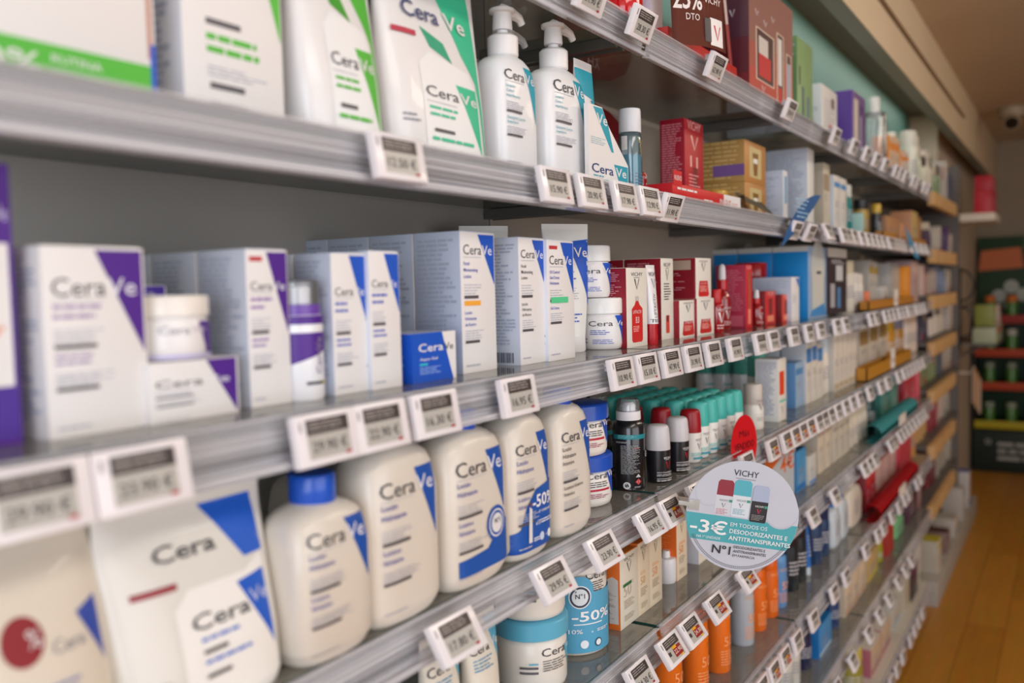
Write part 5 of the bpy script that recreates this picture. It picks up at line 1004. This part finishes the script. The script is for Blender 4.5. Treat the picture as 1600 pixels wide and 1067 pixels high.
# fifth shelf
S(4, 1244, 1260, 702, .045, .05, 'c', (70, 146, 196), .12, (40, 110, 180), 'bright blue carton printed with white waves', 'wavy blue carton', side=(30, 100, 150))
S(4, 1262, 1276, 710, .04, .05, 'c', (206, 204, 196), .09, (60, 130, 200), 'white carton with blue square', 'blue-square carton')
S(4, 1278, 1300, 662, .05, .06, 'c', (214, 202, 180), .08, (190, 170, 150), 'cream carton', 'cream carton', ranks=2, side=(190, 180, 164))
S(4, 1302, 1328, 650, .05, .06, 'c', (206, 196, 178), .075, (170, 160, 150), 'beige white carton', 'beige white carton', ranks=2)
S(4, 1330, 1358, 632, .05, .06, 'b', (214, 202, 184), .07, (206, 196, 176), 'cream bottle', 'cream bottle', ranks=2)
S(4, 1360, 1373, 612, .05, .06, 'b', (16, 60, 62), .12, (20, 84, 80), 'dark green bottle', 'dark green bottle')
S(4, 1376, 1403, 592, .08, .10, 'c', (90, 160, 144), .2, (110, 180, 170), 'sea green gift carton', 'sea green carton', side=(60, 130, 120))
S(4, 1406, 1432, 572, .06, .10, 'c', (196, 44, 66), .18, (220, 90, 110), 'raspberry red carton', 'raspberry carton', side=(140, 16, 34))
S(4, 1434, 1448, 566, .05, .10, 'c', (222, 96, 110), .15, None, 'coral pink carton', 'coral carton')
# sixth shelf: sun bottles, then blue ones
of = lambda r, h: [T_('VICHY', -r * .6, h * .72, r * .24, mat((250, 190, 130)), r * 1.2), T_('50', -r * .3, h * .36, r * .8, mat((250, 170, 110)), r * 1.0)] + lines(-r * .6, h * .3, r * 1.3, h * .2, 6, mat((250, 170, 110)), .35) + [P_([(r * .3, h * .62), (r * .42, h * .62), (r * .6, h * .5)], mat((120, 120, 90)))]
for px, top, c1, c2, l in ((1045, 938, (226, 106, 16), (226, 106, 16), 'orange sun care bottle beneath the 22.90 promotional tag'), (1087, 950, (232, 112, 24), (226, 104, 16), 'orange sun care bottle with a big 50, second of the orange bottles'), (1122, 930, (232, 112, 24), (226, 104, 16), 'orange sun care bottle left of the silver-grey bottle'), (1160, 905, (176, 182, 190), (196, 200, 206), 'silver-grey sun spray bottle among orange ones'), (1180, 890, (228, 104, 18), (222, 98, 14), 'orange sun care bottle right of the silver-grey bottle'), (1199, 872, (228, 104, 18), (222, 98, 14), 'orange sun care bottle farthest right beside the blue one'), (1213, 868, (92, 142, 196), (96, 150, 204), 'light blue sun spray bottle closing the row of orange bottles')):
    can(5, px, top, .045, .0235, c1, c2, '', 'orange bottle', .18, of); ITEMS[-1]['full'] = l
S(5, 1222, 1240, 842, .045, .05, 'b', (22, 56, 110), .065, (20, 40, 80), 'navy blue bottle', 'navy bottle', ranks=2)
S(5, 1241, 1266, 820, .05, .05, 'b', (16, 30, 40), .065, (20, 26, 34), 'black-green bottle', 'black-green bottle', ranks=2)
S(5, 1267, 1278, 812, .04, .05, 't', (30, 110, 190), .08, (206, 216, 224), 'bright blue tube with pale cap', 'bright blue tube')
S(5, 1279, 1301, 795, .05, .05, 'b', (30, 60, 100), .065, (20, 40, 80), 'slate blue bottle', 'slate blue bottle', ranks=2)
S(5, 1303, 1328, 768, .045, .05, 'f', (196, 206, 214), .11, (40, 110, 170), 'white and blue patterned bottle', 'white-blue bottle')
S(5, 1330, 1350, 742, .045, .06, 'f', (214, 204, 190), .16, (206, 200, 190), 'cream wide bottle', 'cream wide bottle')
S(5, 1353, 1367, 733, .05, .08, 'c', (176, 20, 36), .09, (200, 60, 60), 'deep red carton', 'deep red carton', side=(120, 8, 20))
S(5, 1368, 1400, 708, .06, .08, 'c', (206, 170, 160), .12, (190, 60, 70), 'pinkish white carton with red band', 'pinkish carton', side=(170, 40, 56))
S(5, 1402, 1424, 668, .05, .09, 'c', (196, 60, 76), .18, None, 'rose red carton', 'rose carton')
S(5, 1426, 1449, 650, .05, .09, 'b', (196, 140, 84), .14, (206, 150, 90), 'bronze perfume bottle', 'bronze perfume bottle')
# seventh shelf
S(6, 1232, 1256, 1000, .05, .05, 'b', (206, 204, 196), .09, (60, 120, 180), 'white bottle with blue cap', 'white blue-capped bottle')
S(6, 1258, 1276, 975, .05, .05, 'b', (20, 30, 70), .09, (20, 30, 60), 'dark navy bottle', 'dark navy bottle')
S(6, 1277, 1300, 968, .045, .05, 'c', (60, 140, 200), .16, (180, 200, 220), 'sky blue pack', 'sky blue pack', side=(20, 110, 180))
S(6, 1304, 1318, 925, .05, .05, 'b', (24, 60, 110), .1, (20, 40, 80), 'dark blue tall bottle', 'dark blue tall bottle')
S(6, 1320, 1354, 888, .05, .07, 'c', (214, 194, 166), .10, (200, 160, 130), 'cream and pink carton', 'cream-pink carton', ranks=2, side=(196, 184, 164))
S(6, 1356, 1372, 860, .05, .07, 'c', (196, 166, 110), .12, (200, 180, 60), 'tan yellow carton', 'tan yellow carton')
S(6, 1374, 1384, 845, .05, .07, 'b', (150, 150, 40), .11, (170, 160, 50), 'olive bottle', 'olive bottle')
S(6, 1385, 1397, 805, .045, .07, 'c', (176, 50, 44), .2, None, 'brick red tall carton', 'brick red carton')
S(6, 1399, 1415, 800, .05, .08, 'f', (120, 196, 140), .2, (90, 170, 110), 'mint green wrapped bottle', 'mint wrapped bottle')
S(6, 1418, 1434, 760, .05, .09, 'c', (84, 50, 66), .2, (60, 30, 50), 'dark plum carton', 'dark plum carton')
S(6, 1436, 1449, 740, .05, .09, 'c', (170, 130, 130), .2, (130, 40, 60), 'dusty rose carton', 'dusty rose carton')
# bottom shelf
S(7, 1335, 1360, 1010, -.0 + .03, .07, 'b', (150, 140, 50), .22, (196, 180, 90), 'yellow-green bottle with crystal cap', 'yellow-green bottle')
S(7, 1361, 1392, 985, .04, .14, 'c', (206, 180, 150), .2, (170, 100, 110), 'cream carton with mauve panel', 'mauve-panel carton', topc=(226, 218, 206), side=(170, 96, 110))
S(7, 1393, 1408, 948, .05, .12, 'c', (200, 190, 174), .2, (150, 180, 200), 'pale carton with bluish lid', 'bluish-lid carton', topc=(214, 214, 210))
S(7, 1409, 1422, 905, .04, .12, 'c', (190, 180, 160), .25, None, 'greige tall carton', 'greige carton', topc=(220, 212, 200))
S(7, 1424, 1434, 880, .035, .10, 'c', (52, 26, 34), .22, (120, 60, 100), 'black and plum tall carton', 'black-plum carton', topc=(226, 220, 210), side=(30, 20, 24))
S(7, 1436, 1449, 845, .045, .12, 'c', (206, 196, 180), .2, (130, 150, 110), 'cream carton with green stripe', 'green-striped carton', topc=(226, 220, 208))

# ---- counter trays lying on the shelf edges
def tray(row, p0, p1, y, d, h, col, full, cardp=None, nick='tray'):
    z = ZT[row]; x0, x1 = wx(p0, y, z), wx(p1, y, z); t = .004; w = x1 - x0
    bm = bmesh.new()
    for a, b in (((0, 0, 0), (w, d, .003)), ((0, 0, 0), (w, t, h)), ((0, d - t, 0), (w, d, h)), ((0, 0, 0), (t, d, h)), ((w - t, 0, 0), (w, d, h))): bx(bm, *a, *b)
    o = link('display_tray', bm, mat(col, .5)); o.location = (x0, y, z + .0005)
    if cardp:
        q = wx(cardp, y - .002, z + h) - x0; bm = bmesh.new(); bx(bm, q, -.0015, h * .1, q + .07, -.0002, h + .03); link('price_card', bm, mat((232, 226, 218), .5), o)
        decal('card_print', [R_(q + .02, h * .6, q + .05, h * .9, mat((120, 116, 116)))], lambda u, v, k: Vector((u, -.0015 - k, v)), o)
    reg(o, row, '', nick, 'tray', full=full)
tray(1, 1380, 1403, .012, .028, .022, (176, 122, 50), 'low brown wooden tray edge under the tan carton, second shelf')
tray(1, 1424, 1447, .012, .028, .022, (176, 122, 50), 'low brown wooden tray edge under the peach-yellow carton, second shelf')
tray(2, 1358, 1428, .012, .030, .028, (180, 120, 36), 'brown wooden counter tray with a small white card, third shelf', 1398)
tray(3, 1355, 1424, .012, .034, .040, (180, 124, 30), 'brown wooden counter tray with a tall white card, fourth shelf', 1393)
def roll_tray(row, p0, p1, y, r, col, full, cc):
    z = ZT[row] + r; x0, x1 = wx(p0, y, z), wx(p1, y, z); bm = bmesh.new()
    prof = [(r * math.cos(a), r * math.sin(a)) for a in [math.radians(-60 + 20 * i) for i in range(15)]]
    for k, x in enumerate((0, x1 - x0)):
        ring = [bm.verts.new((x, p[1] * -1, p[0])) for p in prof]
        if k:
            for i in range(len(ring) - 1): bm.faces.new((pr[i], pr[i + 1], ring[i + 1], ring[i]))
        pr = ring
    bmesh.ops.solidify(bm, geom=bm.faces[:], thickness=.0015)
    o = link('display_tray', bm, mat(col, .4), smooth=.8); o.location = (x0, y, z + .002); m = (x1 - x0) * .5
    bm = bmesh.new(); bx(bm, m - .06, -r * 1.02 - .003, -r * .6, m + .06, -r * 1.02, r * .6); link('price_card', bm, mat((232, 224, 214)), o)
    reg(o, row, '', 'curved tray', 'tray', full=full)
roll_tray(4, 1362, 1422, .012, .028, (84, 190, 196), 'turquoise curved display tray with a white card, on the fifth shelf edge', 0)
roll_tray(5, 1362, 1424, .012, .026, (206, 20, 36), 'bright red curved display tray with a white card, on the sixth shelf edge', 0)

# ---- end unit with wooden-fronted shelves
M_GM = mat((98, 92, 88), .5)
zi = [1.768, 1.525, 1.330, 1.130, .925, .685, .425]
ex0, ex1 = 4.15, 5.02
for k, z in enumerate(zi):
    bm = bmesh.new(); bx(bm, ex0, .032, z - .018, ex1 + .35, .278, z); o = link('end_shelf', bm, M_GM)
    if k not in (5, 6) or 1:
        t = random.Random(k)
        for q in range(4):
            a = ex0 + (ex1 - ex0) * q / 4; bm = bmesh.new(); bx(bm, a + .002, .004, z - .058, a + (ex1 - ex0) / 4 - .002, .030, z, bev=.002); link('wooden_front', bm, M_WOOD, o, smooth=.6)
    ITEMS.append(dict(o=o, row=min(k, 7), x=4.1, y=0, desc='', nick='end shelf', full='dark end-unit shelf with pale wooden front blocks, %s one down' % ['topmost', 'second', 'third', 'fourth', 'fifth', 'sixth', 'lowest'][k])); o['category'] = 'shelf'
bm = bmesh.new(); bx(bm, 5.372, .03, 0, 5.395, .279, 2.0); struct(link('trim_5', bm, M_GM))
pal = [[((206, 212, 192), 'pale sage', 'b'), ((226, 222, 206), 'cream', 'b'), ((120, 146, 110), 'leaf green', 'b'), ((220, 214, 204), 'ivory', 'c'), ((60, 80, 120), 'navy', 'c')],
       [((60, 42, 70), 'aubergine', 'b'), ((76, 58, 86), 'dusky violet', 'b'), ((222, 212, 196), 'ivory', 'c'), ((90, 40, 110), 'purple', 'c'), ((224, 210, 196), 'cream', 'c')],
       [((206, 170, 158), 'salmon', 'c'), ((214, 190, 176), 'blush', 'c'), ((150, 170, 206), 'pale blue', 'c'), ((216, 204, 190), 'ivory', 'c')],
       [((50, 54, 84), 'dark blue', 'c'), ((222, 212, 200), 'white', 'b'), ((210, 200, 186), 'cream', 'b'), ((220, 208, 196), 'ivory', 'c')],
       [((130, 150, 96), 'olive green', 'c'), ((156, 170, 110), 'moss green', 'c'), ((84, 96, 110), 'slate', 'c'), ((206, 196, 180), 'cream', 'c')],
       [((190, 150, 100), 'honey', 'b'), ((176, 50, 70), 'crimson', 'c'), ((206, 180, 170), 'rosy', 'b'), ((206, 196, 180), 'ivory', 'c')],
       [((66, 40, 60), 'plum', 'b'), ((120, 30, 40), 'dark red', 'c'), ((190, 180, 164), 'greige', 'c'), ((206, 200, 186), 'cream', 'c')]]
hts = [.215, .13, .125, .13, .125, .14, .14]
for k, z in enumerate(zi):
    rr = random.Random(40 + k); L = pal[k]; N = 9 if k < 6 else 8; x = ex0 + .03
    for i in range(N + 4):
        c, nm, kd = L[min(len(L) - 1, int(i * len(L) / (N + 4)))]
        w = (ex1 + .33 - ex0) / (N + 4); h = hts[k] * rr.uniform(.8, 1.08)
        if kd == 'b': o = cylbottle(h, w * .4, c, rr.choice([(214, 208, 196), (60, 50, 50), (200, 190, 170)]), .25)
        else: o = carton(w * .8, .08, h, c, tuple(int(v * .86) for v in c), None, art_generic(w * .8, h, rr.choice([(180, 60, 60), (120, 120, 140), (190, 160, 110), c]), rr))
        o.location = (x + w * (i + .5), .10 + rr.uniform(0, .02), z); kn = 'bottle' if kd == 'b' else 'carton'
        same = 'one of the %s %ss on the %s wooden-fronted shelf of the end unit' % (nm, kn, ROWN[k])
        reg(o, min(k, 7), '', nm, 'bottle' if kd == 'b' else 'box', group='%s %ss on the end unit, %s shelf' % (nm, kn, ROWN[k]), full=same); ITEMS[-1]['grp'] = 1
# extra low products on the floor ledge at the end of the run
ledge = boxobj('floor_plinth', (4.12, -.02, 0), (5.9, .10, .11), mat((170, 164, 154), .5), bev=.004); ITEMS.append(dict(o=ledge, row=7, x=5, y=0, desc='', nick='plinth', full='low grey plinth on the wood floor at the far end of the shelving')); ledge['category'] = 'plinth'
for k, (x, w, h, c, cc, l) in enumerate(((4.3, .12, .14, (214, 204, 186), (190, 180, 60), 'cream box with yellow lid corners on the low grey plinth'), (4.62, .10, .10, (150, 120, 110), (90, 60, 60), 'brownish grey box on the low grey plinth'), (4.95, .14, .09, (216, 206, 192), None, 'cream stack-like box on the low grey plinth'), (5.3, .10, .17, (216, 208, 196), None, 'tall cream box on the low grey plinth'), (5.62, .09, .20, (220, 216, 210), (60, 80, 170), 'white bottle-shaped pack with blue top at the very end of the plinth'))):
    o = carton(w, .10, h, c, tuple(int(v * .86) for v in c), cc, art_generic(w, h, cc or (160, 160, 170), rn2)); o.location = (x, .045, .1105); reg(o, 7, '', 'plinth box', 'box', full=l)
# black wire loop rack at the end
bm = bmesh.new()
for z in (1.36, 1.16): tube(bm, [(5.42, .03 - .07 * math.sin(t), z + .085 * math.cos(t)) for t in [i * .314 for i in range(11)]], .006)
tube(bm, [(5.42, .028, 1.46), (5.42, .028, 1.0)], .005); tube(bm, [(5.42, .028, 1.24), (5.9, -.02, 1.26)], .005)
o = link('wire_rack', bm, mat((40, 38, 38), .4), smooth=True); reg(o, 2, '', 'wire rack', 'rack', full='black looped wire rack at the far end of the shelving')
for k, (x, z, c, l) in enumerate(((5.95, 1.12, (150, 160, 70), 'yellow-green carton in the hanging rack past the shelving'), (6.15, 1.11, (226, 216, 204), 'white carton in the hanging rack past the shelving'), (6.35, 1.11, (222, 212, 200), 'cream carton in the hanging rack, farthest along'))):
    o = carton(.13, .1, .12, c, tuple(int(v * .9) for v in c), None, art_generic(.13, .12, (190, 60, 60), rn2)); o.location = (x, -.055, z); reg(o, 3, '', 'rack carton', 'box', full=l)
o = carton(.55, .12, .09, (176, 190, 150), (170, 180, 150), None, art_generic(.55, .09, (200, 120, 100), rn2)); o.location = (6.15, -.055, 1.018); reg(o, 3, '', 'green box', 'box', full='wide pale green box under the white cartons in the hanging rack')
bm = bmesh.new(); bx(bm, 5.85, -.12, 1.005, 6.46, .138, 1.017); tube(bm, [(5.9, -.06, 1.006), (5.9, .136, .9)], .005); tube(bm, [(6.4, -.06, 1.006), (6.4, .136, .9)], .005); o = link('hanging_rack', bm, mat((110, 104, 98), .4)); reg(o, 3, '', 'rack', 'rack', full='grey bracketed rack on the side wall holding green and white cartons')
# cardboard-like leaflet bundle hanging on the wall
bm = bmesh.new()
for i in range(5): bx(bm, 5.62 + i * .03, -.02 - i * .006, .70 - i * .02, 5.72 + i * .03, -.016 - i * .006, .90 - i * .02, mi=i % 2)
bx(bm, 5.64, -.012, .86, 5.70, .138, .87); o = link('hanging_leaflets', bm, [mat((206, 196, 176)), mat((206, 130, 50))]); reg(o, 5, '', 'leaflets', 'leaflet', full='bundle of cream and orange leaflets hanging on the side wall')
# white wall ledge with red boxes
led = boxobj('wall_ledge', (5.95, -.10, 1.735), (6.40, .138, 1.78), mat((226, 218, 204), .5), bev=.004); reg(led, 1, '', 'ledge', 'shelf', full='thick white ledge on the side wall carrying red boxes')
rb = [(6.02, .11, .13, 0), (6.16, .11, .13, 0), (6.32, .11, .14, 0), (6.10, .12, .09, .132), (6.28, .10, .08, .142)]
for k, (x, w, h, dz) in enumerate(rb):
    c = (196, 30, 50) if k % 2 == 0 else (206, 52, 76)
    o = carton(w, .09, h, c, (190, 24, 44), None, lines(w * .2, h * .7, w * .6, h * .3, 3, mat((240, 180, 190)), .4)); o.location = (x, -.035 + (.004 if dz else 0), 1.7805 + dz + (.002 if dz else 0)); reg(o, 1, '', 'red box', 'box', full=['nearest red box of the lower layer on the white wall ledge', 'middle pinkish red box of the lower layer on the white wall ledge', 'farthest red box of the lower layer on the white wall ledge', 'pinkish red box stacked nearer on top of the others, wall ledge', 'red box stacked farther on top of the others, wall ledge'][k])
# surveillance camera on the ceiling
cc = CP + ray(1582, 183) * ((2.36 - 1.4) / ray(1582, 183).z)
bm = bmesh.new(); lathe(bm, [(.075, .0), (.075, .055), (.06, .06)], 30); o = link('security_camera', bm, mat((166, 150, 126), .4), smooth=.7); o.location = (cc.x, cc.y, 2.36)
bm = bmesh.new(); tube(bm, [(0, 0, 0), (-.03, -.0, -.02), (-.075, 0, -.045)], [.05, .052, .045], 20); link('camera_head', bm, mat((160, 144, 122), .4), o, smooth=.8)
bm = bmesh.new(); tube(bm, [(-.074, 0, -.0445), (-.079, 0, -.047)], [.038, .036], 20); link('lens', bm, mat((10, 10, 10), .2), o, smooth=.7)
reg(o, 0, '', 'camera', 'camera', full='beige ceiling security camera with black lens near the far wall')
# ---- dark green promotional gondola at the far end
DG = (20, 44, 24); gx0, gy0, gy1 = 7.25, -1.25, .12
root = bpy.data.objects.new('display_stand', None); COL.objects.link(root); root.location = (gx0, gy1, 0)
def gbox(name, a, b, m, bev=.003): return boxobj(name, a, b, m, root, bev)
W = gy0 - gy1
gbox('back_panel', (.36, W, 0), (.40, -.0, 1.70), mat((26, 60, 30)))
gbox('base', (0, W, 0), (.36, 0, .30), mat((14, 30, 22)))
gbox('side_panel', (.0, -.012, .30), (.36, 0, 1.1), mat((30, 30, 28))); gbox('side_panel', (.0, W, .30), (.36, W + .012, 1.1), mat((30, 30, 28)))
gz = [.36, .64, .88, 1.12]
for k, z in enumerate(gz):
    gbox('shelf_board', (.0, W + .012, z - .02), (.36, -.012, z), mat((34, 32, 30)))
    gbox('shelf_strip', (-.008, W + .01, z - .045), (.0, -.01, z + .012), mat([(176, 160, 20), (176, 62, 26), (176, 62, 26), (150, 40, 34)][k]))
e = [T_('O', .08, .20, .04, mat((190, 190, 180)))] + lines(.16, .22, .42, .15, 3, mat((150, 152, 144)), .6, random.Random(3))
decal('base_print', e, lambda u, v, q: Vector((-q - .0, -u, v)), root)
e = [P_([(.0, .0), (.30, .02), (.28, .17), (.02, .15)], mat((196, 96, 26))), R_(.34, -.30, .66, -.22, mat((60, 120, 130))), R_(.10, -.40, .30, -.34, mat((190, 40, 40))), R_(.5, -.36, .66, -.26, mat((196, 40, 30))), C_(.22, -.12, .05, mat((170, 176, 166))), C_(.30, -.18, .05, mat((170, 176, 166))), C_(.14, -.19, .05, mat((170, 176, 166))), C_(.22, -.26, .045, mat((170, 176, 166))), P_([(.42, .02), (.74, .04), (.70, -.20), (.46, -.18)], mat((110, 140, 130))), C_(.58, -.07, .05, mat((190, 60, 60)))] + lines(.3, .24, .5, .1, 2, mat((60, 130, 50)), .5, random.Random(3))
decal('header_print', e, lambda u, v, q: Vector((.36 - q, -u, 1.45 + v)), root)
root['category'] = 'display stand'; root['label'] = 'dark green promotional display stand with orange shelf strips against far wall'
for k, z in enumerate(gz):
    for j in range(8):
        yy = gy1 - .10 - j * .14; cap = [(150, 160, 140), (140, 150, 130), (190, 190, 180), (206, 110, 30)][k]
        h = .15 if k else .14
        if j == 0: pr = cylbottle(h, .036, (70, 120, 36), cap, .3); o = pr
        else: o = copy_thing(pr, (0, 0, 0))
        o.location = (gx0 + .09, yy, z); reg(o, 3, '', 'green bottle', 'bottle', group='green bottles on the display stand, shelf %s' % ['lowest', 'second', 'third', 'topmost'][k], full='one of the green bottles on the %s shelf of the dark green stand' % ['lowest', 'second lowest', 'third lowest', 'topmost'][k]); ITEMS[-1]['grp'] = 1

# ================================================================== LABELS
def near(lst, it):
    return sorted(lst, key=lambda q: abs(q['x'] - it['x']))
seen = {}
fronts = {}
for it in ITEMS: fronts.setdefault(it['row'], []).append(it)
for it in ITEMS:
    lab = it['full'] or (it['desc'] + ', ' + ROWN[it['row']] + ' shelf')
    it['o']['label'] = lab
    if not it.get('grp'): seen.setdefault(lab, []).append(it)
for lab, L in seen.items():
    if len(L) > 1: print('DUP', lab, len(L))
# members of a row: counted from the left, and by rank where there are several
ORD = ['leftmost', 'second from left', 'third from left', 'fourth from left', 'fifth from left', 'sixth from left', 'seventh from left', 'eighth from left', 'ninth from left', 'tenth from left']
grp = {}
for it in ITEMS:
    if it.get('grp'): grp.setdefault(it['o']['group'], []).append(it)
for g, L in grp.items():
    stand = 'display stand' in g; end = 'end unit' in g
    ys = sorted(set(round(i['y'], 3) for i in L)) if not (stand or end) else [0]
    for r, yy in enumerate(ys):
        M = [i for i in L if stand or end or round(i['y'], 3) == yy]
        M.sort(key=lambda i: -i['o'].location.y if stand else i['x'])
        for k, i in enumerate(M):
            base = i['full'].replace('one of the ', '').replace(' in a row on the ', '|').replace(' of the end unit', '').replace(' on the ', ', ')
            base = base.replace('|', (', front row, ' if r == 0 else ', back row, ') if len(ys) > 1 else ', ')
            base = base.replace('wooden-fronted shelf', 'wooden-fronted end shelf')
            i['o']['label'] = ORD[min(k, 9)] + ' of the ' + base if len(M) > 1 else base
# tags take their label from what they hang below
cnt = {}
for o, row, price, promo in TAGS:
    L = [i for i in fronts.get(row, []) if not i['full'] or row > 8]
    L = [i for i in fronts.get(row, []) if i['nick'] and i['nick'] not in ('tray', 'curved tray', 'sail sign', 'end shelf') and 'rear' not in i['nick'] and 'hidden' not in i['nick'] and i['y'] < .16]
    it = min(L, key=lambda q: abs(q['x'] - o.location.x) + q['y'] * .3)
    cnt.setdefault((row, it['nick']), []).append((o, row, price, promo))
for (row, nick), L in cnt.items():
    L.sort(key=lambda q: q[0].location.x)
    for i, (o, r, price, promo) in enumerate(L):
        pos = '' if len(L) == 1 else (['nearer', 'farther'][i] if len(L) == 2 else ['leftmost', 'second-from-left', 'third-from-left', 'fourth-from-left', 'fifth-from-left', 'sixth-from-left', 'seventh-from-left', 'eighth-from-left', 'ninth-from-left', 'tenth-from-left'][min(i, 9)]) + ' '
        near_ = o.location.x < 1.75
        kind = ('red promotional' if promo else 'white') + ' price tag'
        o['label'] = pos + kind + (' reading %s' % price if near_ and price and not promo else '') + ' below the ' + nick + ', ' + ROWN[row] + ' shelf'
        o['category'] = 'price tag'; o['group'] = 'price tags on the %s shelf rail' % ROWN[row]
labs = {}
for o in COL.objects:
    if o.parent is None and 'label' in o: labs.setdefault(o['label'], []).append(o.name)
for k, v in labs.items():
    if len(v) > 1: print('DUP', k, v)
for o in COL.objects:
    if 'label' in o and not (4 <= len(o['label'].split()) <= 16): print('LEN', len(o['label'].split()), o['label'])
